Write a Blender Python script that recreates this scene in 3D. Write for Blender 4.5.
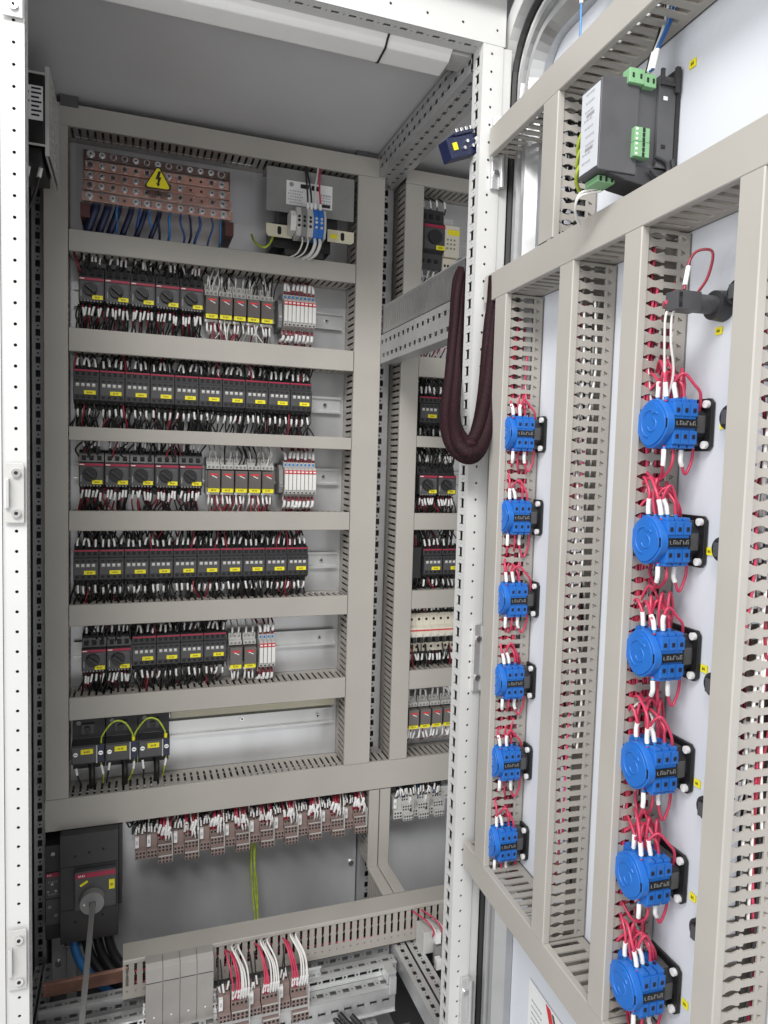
import bpy, math, random
from mathutils import Vector, Matrix
random.seed(7)
sc = bpy.context.scene
for o in list(bpy.data.objects): bpy.data.objects.remove(o)
C = sc.collection

# ------------------------------------------------------------------ camera, light, exposure
cam = bpy.data.objects.new('camera', bpy.data.cameras.new('camera')); C.objects.link(cam)
cam.data.sensor_fit = 'HORIZONTAL'; cam.data.sensor_width = 36; cam.data.lens = 36*712.2/768
cam.data.clip_start = 0.02; cam.data.clip_end = 100
_r = Vector((0.94323590, -0.33090780, 0.02839143)); _d = Vector((0.00462000, -0.07240343, -0.99736473)); _f = Vector((0.33209141, 0.94088138, -0.06676472))
cam.matrix_world = Matrix((( _r[0], -_d[0], -_f[0], 0), (_r[1], -_d[1], -_f[1], 0), (_r[2], -_d[2], -_f[2], 0), (0, 0, 0, 1)))
sc.camera = cam
w = bpy.data.worlds.new('World'); sc.world = w; w.use_nodes = True
nt = w.node_tree; bg = nt.nodes['Background']
tc = nt.nodes.new('ShaderNodeTexCoord'); sx = nt.nodes.new('ShaderNodeSeparateXYZ'); rp = nt.nodes.new('ShaderNodeValToRGB')
mp = nt.nodes.new('ShaderNodeMapRange'); mp.inputs[1].default_value = -1; mp.inputs[2].default_value = 1
nt.links.new(tc.outputs['Generated'], sx.inputs[0]); nt.links.new(sx.outputs[2], mp.inputs[0]); nt.links.new(mp.outputs[0], rp.inputs[0]); nt.links.new(rp.outputs[0], bg.inputs[0])
cr = rp.color_ramp; cr.elements[0].color = (0.9, 0.89, 0.87, 1); cr.elements[1].color = (0.62, 0.63, 0.66, 1)
for pos, v in ((0.32, 2.3), (0.42, 2.1), (0.5, 1.0), (0.62, 0.62)): e = cr.elements.new(pos); e.color = (v, v*0.99, v*0.97, 1)
bg.inputs[1].default_value = 0.50
def area(name, loc, target, sx_, sy_, power, col=(1, 0.98, 0.95)):
    l = bpy.data.lights.new(name, 'AREA'); l.shape = 'RECTANGLE'; l.size = sx_; l.size_y = sy_; l.energy = power; l.color = col
    o = bpy.data.objects.new(name, l); C.objects.link(o); o.location = loc
    o.rotation_euler = (Vector(target)-Vector(loc)).to_track_quat('-Z', 'Y').to_euler(); return o
area('ceiling_lamp', (-0.9, -0.35, 1.75), (0.35, 0.9, 0.0), 1.6, 0.5, 40)
area('left_fill_light', (-2.1, -0.45, 0.30), (0.45, 0.75, -0.1), 1.6, 1.6, 31, (0.97, 0.98, 1.0))  # unseen area light placed at left to brighten the door side, no window
area('front_fill_light', (-0.55, -1.40, 2.05), (0.25, 1.4, -0.5), 1.5, 0.7, 66, (1, 0.985, 0.96))  # unseen lamp added in front to lift the cabinet interior
sc.view_settings.view_transform = 'Standard'; sc.view_settings.look = 'None'; sc.view_settings.exposure = 0; sc.view_settings.gamma = 1

# ------------------------------------------------------------------ materials
def mat(name, col, rough=0.5, metal=0.0, var=0.06, scale=30, bump=0.0, bscale=300, coat=0, stretch=None, spec=0.5):
    m = bpy.data.materials.new(name); m.use_nodes = True; n = m.node_tree; b = n.nodes['Principled BSDF']
    b.inputs['Base Color'].default_value = (*col, 1); b.inputs['Roughness'].default_value = rough; b.inputs['Metallic'].default_value = metal
    b.inputs['Coat Weight'].default_value = coat; b.inputs['Specular IOR Level'].default_value = spec
    t = n.nodes.new('ShaderNodeTexCoord'); src = t.outputs['Object']
    if stretch:
        mm = n.nodes.new('ShaderNodeMapping'); mm.inputs['Scale'].default_value = stretch; n.links.new(src, mm.inputs[0]); src = mm.outputs[0]
    if var:
        nz = n.nodes.new('ShaderNodeTexNoise'); nz.inputs['Scale'].default_value = scale; nz.inputs['Detail'].default_value = 5
        n.links.new(src, nz.inputs['Vector'])
        r = n.nodes.new('ShaderNodeValToRGB'); r.color_ramp.elements[0].position = 0.3; r.color_ramp.elements[1].position = 0.7
        r.color_ramp.elements[0].color = (*[c*(1-var) for c in col], 1); r.color_ramp.elements[1].color = (*[min(1, c*(1+var)) for c in col], 1)
        n.links.new(nz.outputs['Fac'], r.inputs[0]); n.links.new(r.outputs[0], b.inputs['Base Color'])
        q = n.nodes.new('ShaderNodeMapRange'); q.inputs[3].default_value = max(0, rough-0.08); q.inputs[4].default_value = min(1, rough+0.08)
        n.links.new(nz.outputs['Fac'], q.inputs[0]); n.links.new(q.outputs[0], b.inputs['Roughness'])
    if bump:
        nb = n.nodes.new('ShaderNodeTexNoise'); nb.inputs['Scale'].default_value = bscale; nb.inputs['Detail'].default_value = 3
        n.links.new(src, nb.inputs['Vector']); bb = n.nodes.new('ShaderNodeBump'); bb.inputs['Strength'].default_value = bump; bb.inputs['Distance'].default_value = 0.001
        n.links.new(nb.outputs['Fac'], bb.inputs['Height']); n.links.new(bb.outputs[0], b.inputs['Normal'])
    return m
M = {}
M['duct'] = mat('grey_pvc', (0.41, 0.392, 0.36), 0.42, var=0.04, scale=9)
M['duct_wall'] = mat('grey_pvc_channel', (0.375, 0.352, 0.32), 0.5, var=0.05, scale=12)
M['white_paint'] = mat('white_powder_coat', (0.60, 0.605, 0.60), 0.38, var=0.02, scale=8, bump=0.12, bscale=900)
M['door_paint'] = mat('door_powder_coat', (0.68, 0.71, 0.765), 0.4, var=0.025, scale=4, bump=0.12, bscale=900)
M['roof_paint'] = mat('roof_sheet_paint', (0.60, 0.60, 0.62), 0.45, var=0.05, scale=5, bump=0.1, bscale=600)
M['side'] = mat('shaded_panel_grey', (0.10, 0.10, 0.105), 0.5, var=0.06, scale=5)  # dark tone holds the shade of side walls and post hollows
M['zinc'] = mat('galvanised_sheet', (0.46, 0.465, 0.475), 0.34, 0.85, var=0.10, scale=14, bump=0.08, bscale=60)
M['plate'] = mat('galvanised_mounting_plate', (0.72, 0.73, 0.75), 0.33, 0.66, var=0.20, scale=5, stretch=(1, 1, 0.35))
M['rail'] = mat('zinc_rail', (0.68, 0.69, 0.69), 0.35, 0.65, var=0.06, scale=20)
M['profile'] = mat('frame_profile_zinc', (0.50, 0.50, 0.51), 0.40, 0.6, var=0.08, scale=16)
M['char'] = mat('charcoal_plastic', (0.034, 0.034, 0.038), 0.42, var=0.1, scale=40)
M['char2'] = mat('dark_grey_plastic', (0.078, 0.078, 0.084), 0.45, var=0.1, scale=40)
M['black'] = mat('black_plastic', (0.012, 0.012, 0.013), 0.38, var=0.1)
M['hole'] = mat('painted_recess_shade', (0.008, 0.008, 0.009), 0.7, var=0)  # near-black blocks paint the shade inside clamp holes, sockets and slots
M['knob'] = mat('knob_black', (0.016, 0.016, 0.017), 0.4, var=0.1)
M['red'] = mat('crimson_band', (0.36, 0.02, 0.06), 0.42, var=0.08)
M['redmark'] = mat('red_marker', (0.62, 0.035, 0.04), 0.45, var=0.05)
M['yellow'] = mat('yellow_label', (0.90, 0.80, 0.02), 0.5, var=0.04)
M['ink'] = mat('black_ink', (0.015, 0.015, 0.016), 0.6, var=0)
M['inkgrey'] = mat('grey_ink', (0.30, 0.30, 0.32), 0.6, var=0)
M['white'] = mat('white_plastic', (0.76, 0.76, 0.74), 0.4, var=0.04)
M['ivory'] = mat('ivory_plastic', (0.72, 0.68, 0.57), 0.42, var=0.05)
M['ltgrey'] = mat('light_grey_plastic', (0.50, 0.50, 0.485), 0.45, var=0.05)
M['midgrey'] = mat('mid_grey_plastic', (0.24, 0.24, 0.24), 0.45, var=0.06)
M['cover'] = mat('stone_grey_cover', (0.34, 0.325, 0.31), 0.45, var=0.05)
M['sleeve'] = mat('white_marker_sleeve', (0.80, 0.80, 0.80), 0.38, var=0.04)
M['w_black'] = mat('black_insulation', (0.018, 0.018, 0.019), 0.35, var=0.1)
M['w_red'] = mat('red_insulation', (0.54, 0.045, 0.10), 0.35, var=0.12, scale=60)
M['w_dred'] = mat('wine_insulation', (0.28, 0.018, 0.035), 0.38, var=0.15, scale=60)
M['w_white'] = mat('white_insulation', (0.72, 0.71, 0.69), 0.38, var=0.06)
M['w_blue'] = mat('blue_insulation', (0.03, 0.09, 0.28), 0.35, var=0.12)
M['w_lblue'] = mat('light_blue_insulation', (0.04, 0.20, 0.50), 0.35, var=0.1)
M['w_green'] = mat('earth_green_insulation', (0.42, 0.52, 0.05), 0.4, var=0.25, scale=120)
M['blue'] = mat('blue_switch_body', (0.018, 0.145, 0.52), 0.38, var=0.06, scale=25)
M['navy'] = mat('navy_plastic', (0.013, 0.019, 0.060), 0.38, var=0.1)
M['copper'] = mat('copper_bar', (0.74, 0.41, 0.32), 0.26, 0.62, var=0.3, scale=18, bump=0.1, bscale=40)
M['oldcopper'] = mat('tarnished_copper_bar', (0.20, 0.12, 0.10), 0.42, 0.6, var=0.25, scale=25)
M['steel'] = mat('screw_steel', (0.72, 0.72, 0.73), 0.25, 0.95, var=0.08)
M['support'] = mat('busbar_support_resin', (0.10, 0.035, 0.035), 0.5, var=0.15)
M['green'] = mat('green_connector', (0.20, 0.40, 0.21), 0.42, var=0.06)
M['brown'] = mat('pink_brown_terminal', (0.25, 0.185, 0.17), 0.45, var=0.1, scale=40)
M['cream'] = mat('cream_flange_and_glare', (0.70, 0.67, 0.52), 0.42, var=0.06)
M['relay'] = mat('smoked_relay_cover', (0.13, 0.115, 0.11), 0.2, var=0.12)
M['lamp'] = mat('lamp_diffuser', (0.86, 0.86, 0.85), 0.35, var=0.02)
M['gasket'] = mat('black_rubber_gasket', (0.02, 0.02, 0.021), 0.6, var=0.1)
M['face'] = mat('pale_grey_label', (0.56, 0.58, 0.62), 0.5, var=0.03)
M['paper'] = mat('white_paper', (0.80, 0.81, 0.82), 0.6, var=0.02)
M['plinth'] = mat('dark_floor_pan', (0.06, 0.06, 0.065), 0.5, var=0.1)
def braid_mat():
    m = mat('braided_sleeve', (0.05, 0.012, 0.02), 0.5, var=0); n = m.node_tree; b = n.nodes['Principled BSDF']
    uv = n.nodes.new('ShaderNodeUVMap'); mm = n.nodes.new('ShaderNodeMapping'); mm.inputs['Rotation'].default_value = (0, 0, math.radians(45)); n.links.new(uv.outputs[0], mm.inputs[0])
    ch = n.nodes.new('ShaderNodeTexChecker'); ch.inputs['Scale'].default_value = 11; n.links.new(mm.outputs[0], ch.inputs[0])
    ch.inputs[1].default_value = (0.006, 0.005, 0.006, 1); ch.inputs[2].default_value = (0.020, 0.005, 0.008, 1)
    nz = n.nodes.new('ShaderNodeTexNoise'); nz.inputs['Scale'].default_value = 9; m2 = n.nodes.new('ShaderNodeMapping'); m2.inputs['Scale'].default_value = (6, 0.5, 1); n.links.new(uv.outputs[0], m2.inputs[0]); n.links.new(m2.outputs[0], nz.inputs[0])
    mx = n.nodes.new('ShaderNodeMixRGB'); mx.blend_type = 'MULTIPLY'; mx.inputs[0].default_value = 0.85; r = n.nodes.new('ShaderNodeValToRGB'); r.color_ramp.elements[0].position = 0.35; r.color_ramp.elements[1].position = 0.62; r.color_ramp.elements[0].color = (0.12, 0.10, 0.12, 1)
    n.links.new(nz.outputs['Fac'], r.inputs[0]); n.links.new(ch.outputs[0], mx.inputs[1]); n.links.new(r.outputs[0], mx.inputs[2]); fk = n.nodes.new('ShaderNodeTexNoise'); fk.inputs['Scale'].default_value = 14; m3 = n.nodes.new('ShaderNodeMapping'); m3.inputs['Scale'].default_value = (1.6, 0.75, 1); m3.inputs['Rotation'].default_value = (0, 0, 0.6); n.links.new(uv.outputs[0], m3.inputs[0]); n.links.new(m3.outputs[0], fk.inputs[0])
    fr = n.nodes.new('ShaderNodeValToRGB'); fr.color_ramp.elements[0].position = 0.56; fr.color_ramp.elements[1].position = 0.63; n.links.new(fk.outputs['Fac'], fr.inputs[0])
    fm = n.nodes.new('ShaderNodeMixRGB'); fm.inputs[2].default_value = (0.075, 0.008, 0.02, 1); n.links.new(fr.outputs[0], fm.inputs[0]); n.links.new(mx.outputs[0], fm.inputs[1]); n.links.new(fm.outputs[0], b.inputs['Base Color'])
    b.inputs['Roughness'].default_value = 0.7; b.inputs['Specular IOR Level'].default_value = 0.25
    bb = n.nodes.new('ShaderNodeBump'); bb.inputs['Strength'].default_value = 0.5; bb.inputs['Distance'].default_value = 0.001; n.links.new(ch.outputs['Fac'], bb.inputs['Height']); n.links.new(bb.outputs[0], b.inputs['Normal'])
    return m
M['braid'] = braid_mat()
def clear_mat():
    m = bpy.data.materials.new('clear_acrylic'); m.use_nodes = True; n = m.node_tree; n.nodes.clear()
    out = n.nodes.new('ShaderNodeOutputMaterial'); mix = n.nodes.new('ShaderNodeMixShader'); tr = n.nodes.new('ShaderNodeBsdfTransparent'); gl = n.nodes.new('ShaderNodeBsdfGlossy'); fr = n.nodes.new('ShaderNodeFresnel')
    tr.inputs[0].default_value = (0.93, 0.93, 0.94, 1); gl.inputs['Roughness'].default_value = 0.12; fr.inputs[0].default_value = 1.45
    n.links.new(fr.outputs[0], mix.inputs[0]); n.links.new(tr.outputs[0], mix.inputs[1]); n.links.new(gl.outputs[0], mix.inputs[2]); n.links.new(mix.outputs[0], out.inputs[0]); return m
M['clear'] = clear_mat()

# ------------------------------------------------------------------ mesh builder
def spline(pts, n=5):
    P = [Vector(p) for p in pts]
    if len(P) < 3: return P
    Q = [P[0]*2-P[1]]+P+[P[-1]*2-P[-2]]; out = []
    for i in range(1, len(Q)-2):
        a, b, c, d = Q[i-1:i+3]
        for k in range(n):
            t = k/n
            out.append(0.5*((2*b)+(c-a)*t+(2*a-5*b+4*c-d)*t*t+(3*b-a-3*c+d)*t**3))
    out.append(P[-1]); return out
class MB:
    def __init__(s): s.v = []; s.f = []; s.fm = []; s.sm = []; s.mats = []; s.uv = None; s.fr = None; s.o = Vector((0, 0, 0))
    def frame(s, ax, ay, az, o=(0, 0, 0)): s.fr = (Vector(ax), Vector(ay), Vector(az)); s.o = Vector(o); return s
    def P(s, p):
        if s.fr: return s.o+s.fr[0]*p[0]+s.fr[1]*p[1]+s.fr[2]*p[2]
        return Vector(p)
    def mi(s, m):
        if m not in s.mats: s.mats.append(m)
        return s.mats.index(m)
    def add(s, verts, faces, m, smooth=False, raw=False):
        b = len(s.v); s.v += [tuple(p) if raw else tuple(s.P(p)) for p in verts]; k = s.mi(m)
        for f in faces: s.f.append(tuple(b+i for i in f)); s.fm.append(k); s.sm.append(smooth)
    def box(s, lo, hi, m):
        x0, y0, z0 = lo; x1, y1, z1 = hi
        s.add([(x0,y0,z0),(x1,y0,z0),(x1,y1,z0),(x0,y1,z0),(x0,y0,z1),(x1,y0,z1),(x1,y1,z1),(x0,y1,z1)], [(0,3,2,1),(4,5,6,7),(0,1,5,4),(1,2,6,5),(2,3,7,6),(3,0,4,7)], m)
    def cb(s, c, d, m): s.box([c[i]-d[i]/2 for i in range(3)], [c[i]+d[i]/2 for i in range(3)], m)
    def cyl(s, p0, p1, r, m, n=14, r1=None, caps=True):
        a = s.P(p0); b = s.P(p1); d = (b-a).normalized(); u = d.orthogonal().normalized(); v = d.cross(u); r1 = r if r1 is None else r1
        A = [a+(u*math.cos(2*math.pi*i/n)+v*math.sin(2*math.pi*i/n))*r for i in range(n)]; B = [b+(u*math.cos(2*math.pi*i/n)+v*math.sin(2*math.pi*i/n))*r1 for i in range(n)]
        s.add(A+B, [(i, (i+1) % n, n+(i+1) % n, n+i) for i in range(n)], m, True, True)
        if caps: s.add(A, [tuple(range(n-1, -1, -1))], m, False, True); s.add(B, [tuple(range(n))], m, False, True)
    def tube(s, pts, r, m, n=6, sub=5, uv=False, caps=True):
        Q = spline([s.P(p) for p in pts], sub); rings = []; up = None
        for i, q in enumerate(Q):
            t = (Q[min(i+1, len(Q)-1)]-Q[max(i-1, 0)]).normalized()
            if up is None: up = t.orthogonal().normalized()
            up = (up-t*up.dot(t))
            up = up.normalized() if up.length > 1e-6 else t.orthogonal().normalized()
            w_ = t.cross(up); rr = r(i/(len(Q)-1)) if callable(r) else r
            rings += [q+(up*math.cos(2*math.pi*k/n)+w_*math.sin(2*math.pi*k/n))*rr for k in range(n)]
        fs = []
        for i in range(len(Q)-1):
            for k in range(n): fs.append((i*n+k, i*n+(k+1) % n, (i+1)*n+(k+1) % n, (i+1)*n+k))
        if uv:
            L = [0]
            for i in range(1, len(Q)): L.append(L[-1]+(Q[i]-Q[i-1]).length)
            s.uv = [[(k/n*3, L[i]*33), ((k+1)/n*3, L[i]*33), ((k+1)/n*3, L[i+1]*33), (k/n*3, L[i+1]*33)] for i in range(len(Q)-1) for k in range(n)]
        s.add(rings, fs, m, True, True)
        if caps and not uv: s.add(rings[:n], [tuple(range(n-1, -1, -1))], m, False, True); s.add(rings[-n:], [tuple(range(n))], m, False, True)
    def prism(s, poly, h0, h1, m, axes=(0, 2, 1)):
        # poly in plane (axes[0], axes[1]), extruded h0..h1 along axes[2]
        def pt(p, h):
            q = [0, 0, 0]; q[axes[0]] = p[0]; q[axes[1]] = p[1]; q[axes[2]] = h; return q
        n = len(poly); s.add([pt(p, h0) for p in poly]+[pt(p, h1) for p in poly], [tuple(range(n)), tuple(range(2*n-1, n-1, -1))]+[(i, n+i, n+(i+1) % n, (i+1) % n) for i in range(n)], m)
    def build(s, name, parent=None, loc=None, bevel=0):
        me = bpy.data.meshes.new(name); me.from_pydata(s.v, [], s.f)
        for m in s.mats: me.materials.append(M[m])
        me.polygons.foreach_set('material_index', s.fm); me.polygons.foreach_set('use_smooth', s.sm)
        if s.uv:
            l = me.uv_layers.new(name='UVMap'); i = 0
            for f in s.uv:
                for c in f: l.data[i].uv = c; i += 1
        me.update()
        o = bpy.data.objects.new(name, me); C.objects.link(o)
        if parent: o.parent = parent
        if loc is not None: o.location = loc
        if bevel:
            b = o.modifiers.new('bevel', 'BEVEL'); b.width = bevel; b.segments = 2; b.limit_method = 'ANGLE'
        return o
def tag(o, label, cat, group=None, kind=None):
    o['label'] = label; o['category'] = cat
    if group: o['group'] = group
    if kind: o['kind'] = kind
    return o
def thing(name, label, cat, loc=(0, 0, 0), rz=0, group=None):
    o = bpy.data.objects.new(name, None); C.objects.link(o); o.location = loc; o.rotation_euler = (0, 0, rz); o.empty_display_size = 0.02
    return tag(o, label, cat, group)
kids = {}
def dup(root, loc, label=None, group=None, rz=None, scale=None):
    r = root.copy(); C.objects.link(r); r.location = loc
    if rz is not None: r.rotation_euler = (0, 0, rz)
    if scale: r.scale = scale
    if label: r['label'] = label
    if group: r['group'] = group
    ch = kids.get(root.name)
    if ch is None: ch = kids[root.name] = [(c, list(c.children)) for c in root.children]
    for c, gs in ch:
        d = c.copy(); C.objects.link(d); d.parent = r
        for g in gs:
            e = g.copy(); C.objects.link(e); e.parent = d
    return r
class Kind:
    """first call moves the prototype itself, later calls copy it"""
    def __init__(s, proto): s.p = proto; s.used = False
    def put(s, loc, label, group=None, rz=0, scale=None):
        if not s.used:
            s.used = True; r = s.p; r.location = loc; r.rotation_euler = (0, 0, rz); r['label'] = label
            if scale: r.scale = scale
            if group: r['group'] = group
            return r
        r = dup(s.p, loc, label, group, rz, scale)
        if not scale: r.scale = (1, 1, 1)
        return r
ORD = ['first', 'second', 'third', 'fourth', 'fifth', 'sixth', 'seventh', 'eighth', 'ninth', 'tenth', 'eleventh', 'twelfth']

# door frame of reference: s along the door towards its hinge, D outward distance
TH = 0.0486760045
ND = Vector((math.cos(TH), -math.sin(TH), 0)); UD = Vector((math.sin(TH), math.cos(TH), 0)); UZ = Vector((0, 0, 1))
RZD = -(math.pi/2+TH)
def dp(s, D, z): return UD*s+ND*D+UZ*z

# ------------------------------------------------------------------ perforated sheet and slotted duct walls
def hole8(kind, cx, cy, a, b):
    if kind == 'r': return [(cx+a*math.cos(t)*1.0, cy+a*math.sin(t)) for t in [math.radians(225+45*i) for i in range(8)]]
    if kind == 't': return [(cx-a, cy-b), (cx, cy-b*0.5), (cx+a, cy), (cx+a, cy), (cx+a, cy), (cx, cy+b*0.5), (cx-a, cy+b), (cx-a, cy)]
    return [(cx-a, cy-b), (cx, cy-b), (cx+a, cy-b), (cx+a, cy), (cx+a, cy+b), (cx, cy+b), (cx-a, cy+b), (cx-a, cy)]
def cell(mb, x0, x1, y0, y1, hole, t, m):
    cx, cy = (x0+x1)/2, (y0+y1)/2
    out = [(x0, y0), (cx, y0), (x1, y0), (x1, cy), (x1, y1), (cx, y1), (x0, y1), (x0, cy)]
    V = [(p[0], p[1], 0) for p in out]+[(p[0], p[1], 0) for p in hole]+[(p[0], p[1], -t) for p in hole]
    mb.add(V, [(i, (i+1) % 8, 8+(i+1) % 8, 8+i) for i in range(8)]+[(8+i, 8+(i+1) % 8, 16+(i+1) % 8, 16+i) for i in range(8)], m)
def perf(mb, O, ul, uw, un, L, W, rows, m, t=0.0015, pitch=0.025):
    """sheet L x W; rows = list of (y0,y1,[(kind,a,b)...alternating per half pitch])"""
    fr0, o0 = mb.fr, mb.o
    mb.frame(ul, uw, un, O)
    n = max(1, round(L/pitch)); p = L/n
    for y0, y1, hs in rows:
        if not hs: mb.add([(0, y0, 0), (L, y0, 0), (L, y1, 0), (0, y1, 0)], [(0, 1, 2, 3)], m); continue
        k = len(hs)
        for i in range(n):
            for j, h in enumerate(hs):
                x0 = (i+j/k)*p; x1 = (i+(j+1)/k)*p
                if h is None: mb.add([(x0, y0, 0), (x1, y0, 0), (x1, y1, 0), (x0, y1, 0)], [(0, 1, 2, 3)], m); continue
                cell(mb, x0, x1, y0, y1, hole8(h[0], (x0+x1)/2, (y0+y1)/2, h[1], h[2]), t, m)
    mb.fr, mb.o = fr0, o0
STY_DOOR = dict(bp=[(0.08, 0.0), (0.08, 0.0009), (0.17, 0.0011), (0.23, 0.0028), (0.30, 0.0036), (0.37, 0.0028), (0.42, 0.0015), (0.47, 0.0015), (0.48, 0.0037), (0.75, 0.0037), (0.75, 0.0)], tri=(0.86, 0.0029, 0.0030))
STY_WIDE = dict(bp=[(0.12, 0.0), (0.12, 0.0036), (0.80, 0.0036), (0.80, 0.0)], tri=None)
STY_BACK = dict(bp=[(0.12, 0.0), (0.12, 0.0022), (0.78, 0.0022), (0.78, 0.0)], tri=None)
STY_LOW = dict(bp=[(0.10, 0.0), (0.10, 0.0024), (0.30, 0.0024), (0.36, 0.0011), (0.40, 0.0024), (0.66, 0.0024), (0.66, 0.0)], tri=(0.80, 0.0022, 0.0022))
def slot_wall(mb, O, ul, uh, un, L, H, sty, pitch, m, t=0.0019):
    fr0, o0 = mb.fr, mb.o; mb.frame(ul, uh, un, O)
    n = max(1, round(L/pitch)); p = L/n; bp = sty['bp']
    yA, yB = bp[0][0]*H, bp[-1][0]*H
    mb.add([(0, 0, 0), (L, 0, 0), (L, yA, 0), (0, yA, 0)], [(0, 1, 2, 3)], m)
    mb.add([(0, 0, -t), (L, 0, -t), (L, yA, -t), (0, yA, -t)], [(3, 2, 1, 0)], m)
    for i in range(n):
        xc = (i+0.5)*p; V = []; F = []
        for sgn in (-1, 1):
            b = len(V); xe = i*p if sgn < 0 else (i+1)*p
            for u, hw in bp:
                y = u*H; V += [(xe, y, 0), (xc+sgn*hw, y, 0), (xc+sgn*hw, y, -t), (xe, y, -t)]
            for k in range(len(bp)-1):
                a = b+4*k; c = a+4
                F += [(a, a+1, c+1, c), (a+1, a+2, c+2, c+1), (a+2, a+3, c+3, c+2)]
        mb.add(V, F, m)
        x0, x1 = i*p, (i+1)*p
        if sty['tri']:
            u, a, b2 = sty['tri']; cell_h = [(xc-b2, u*H-a), (xc, u*H-a), (xc+b2, u*H-a), (xc+b2*0.5, u*H), (xc, u*H+a), (xc, u*H+a), (xc, u*H+a), (xc-b2*0.5, u*H)]
            cell(mb, x0, x1, yB, H, cell_h, t, m)
        else: mb.add([(x0, yB, 0), (x1, yB, 0), (x1, H, 0), (x0, H, 0)], [(0, 1, 2, 3)], m)
    mb.add([(0, yB, -t), (L, yB, -t), (L, H, -t), (0, H, -t)], [(3, 2, 1, 0)], m)
    mb.fr, mb.o = fr0, o0
def duct(O, ul, uw, un, L, W, H, label, sty=STY_BACK, pitch=0.013, group=None, lip=0.007, ends=(True, True)):
    """O = start of the centre line on the mounting surface; lid faces un"""
    O = Vector(O); ul = Vector(ul); uw = Vector(uw); un = Vector(un)
    r = thing('cable_duct', label, 'cable duct', O, 0, group)
    b = MB(); h = W/2-0.002
    b.frame(ul, uw, un); b.box((0, -h, 0.0008), (L, h, 0.0022), 'duct_wall'); b.fr = None
    for s in (-1, 1): slot_wall(b, uw*s*h+un*(H-0.002), ul, -un, uw*s, L, H-0.003, sty, pitch, 'duct_wall')
    b.build('slotted_channel', r)
    c = MB().frame(ul, uw, un)
    W2 = W/2; t = 0.0012
    c.prism([(-W2, H-lip), (-W2, H-0.001), (-W2+0.001, H), (W2-0.001, H), (W2, H-0.001), (W2, H-lip), (W2-t, H-lip), (W2-t, H-t), (-W2+t, H-t), (-W2+t, H-lip)], 0, L, 'duct', axes=(1, 2, 0))
    c.build('lid', r)
    return r

# ------------------------------------------------------------------ cabinet
YP = 1.50; YL = 1.42; ROOF = 0.635
cab = thing('switch_cabinet', 'open light grey steel switch cabinet with perforated frame posts and sheet roof', 'cabinet', (0.2, 1.2, -1.05))
co = Vector((0.2, 1.2, -1.05))
def cpart(name, mb, bevel=0):
    o = mb.build(name, cab, bevel=bevel)
    me = o.data
    me.transform(Matrix.Translation(-co)); return o
b = MB(); b.box((-0.20, 0.985, ROOF), (0.98, 1.56, ROOF+0.003), 'roof_paint'); cpart('roof_panel', b)
b = MB(); b.box((-0.205, 1.0, -1.16), (-0.202, 1.55, ROOF), 'side'); cpart('side_panel', b)
b = MB(); b.box((0.98, 1.0, -1.16), (0.983, 1.55, ROOF), 'side'); cpart('side_panel', b)
b = MB(); b.box((-0.20, 1.552, -1.16), (0.98, 1.556, ROOF), 'side'); cpart('back_panel', b)
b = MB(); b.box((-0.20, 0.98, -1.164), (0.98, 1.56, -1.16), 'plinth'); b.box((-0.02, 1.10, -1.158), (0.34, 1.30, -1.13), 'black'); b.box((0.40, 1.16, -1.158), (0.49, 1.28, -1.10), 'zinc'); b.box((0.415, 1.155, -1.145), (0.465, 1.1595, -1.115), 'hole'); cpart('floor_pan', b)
X, Y, Z = Vector((1, 0, 0)), Vector((0, 1, 0)), Vector((0, 0, 1))
rnd = ('r', 0.0022, 0)
def slotpat(a=0.0055, b_=0.0035): return [('s', a, b_), ('r', 0.0018, 0)]
# left front post
b = MB(); zb, zt = -1.16, 0.72
perf(b, (-0.150, 0.97, zb), Z, X, -Y, zt-zb, 0.0265, [(0, 0.009, None), (0.009, 0.021, [('r', 0.0021, 0)]), (0.021, 0.0265, None)], 'white_paint')
perf(b, (-0.1235, 0.97, zb), Z, Y, X, zt-zb, 0.03, [(0, 0.006, None), (0.006, 0.024, slotpat()), (0.024, 0.03, None)], 'white_paint')
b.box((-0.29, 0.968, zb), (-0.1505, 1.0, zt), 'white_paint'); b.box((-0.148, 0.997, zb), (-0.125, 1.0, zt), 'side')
cpart('front_post', b)
def latch(z0, z1):
    b = MB(); b.prism([(-0.147, z0), (-0.1265, z0), (-0.1255, z0+0.001), (-0.1255, z1-0.001), (-0.1265, z1), (-0.147, z1)], 0.964, 0.9665, 'ltgrey')
    for z in (z0+0.012, z1-0.012):
        b.cyl((-0.134, 0.964, z), (-0.134, 0.960, z), 0.0052, 'steel', 16); b.cyl((-0.134, 0.9601, z), (-0.134, 0.9595, z), 0.0024, 'hole', 6)
    b.box((-0.146, 0.958, (z0+z1)/2-0.018), (-0.1415, 0.964, (z0+z1)/2+0.018), 'rail')
    return cpart('strike_plate', b, 0.0008)
latch(-0.084, -0.011); latch(-0.681, -0.602)
b = MB(); b.box((-0.147, 0.9645, 0.508), (-0.1245, 0.9665, 0.60), 'white_paint'); b.cyl((-0.134, 0.9645, 0.520), (-0.134, 0.9605, 0.520), 0.0052, 'steel', 16); b.cyl((-0.134, 0.9606, 0.520), (-0.134, 0.960, 0.520), 0.0022, 'hole', 6); cpart('corner_bracket', b, 0.0008)
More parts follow.
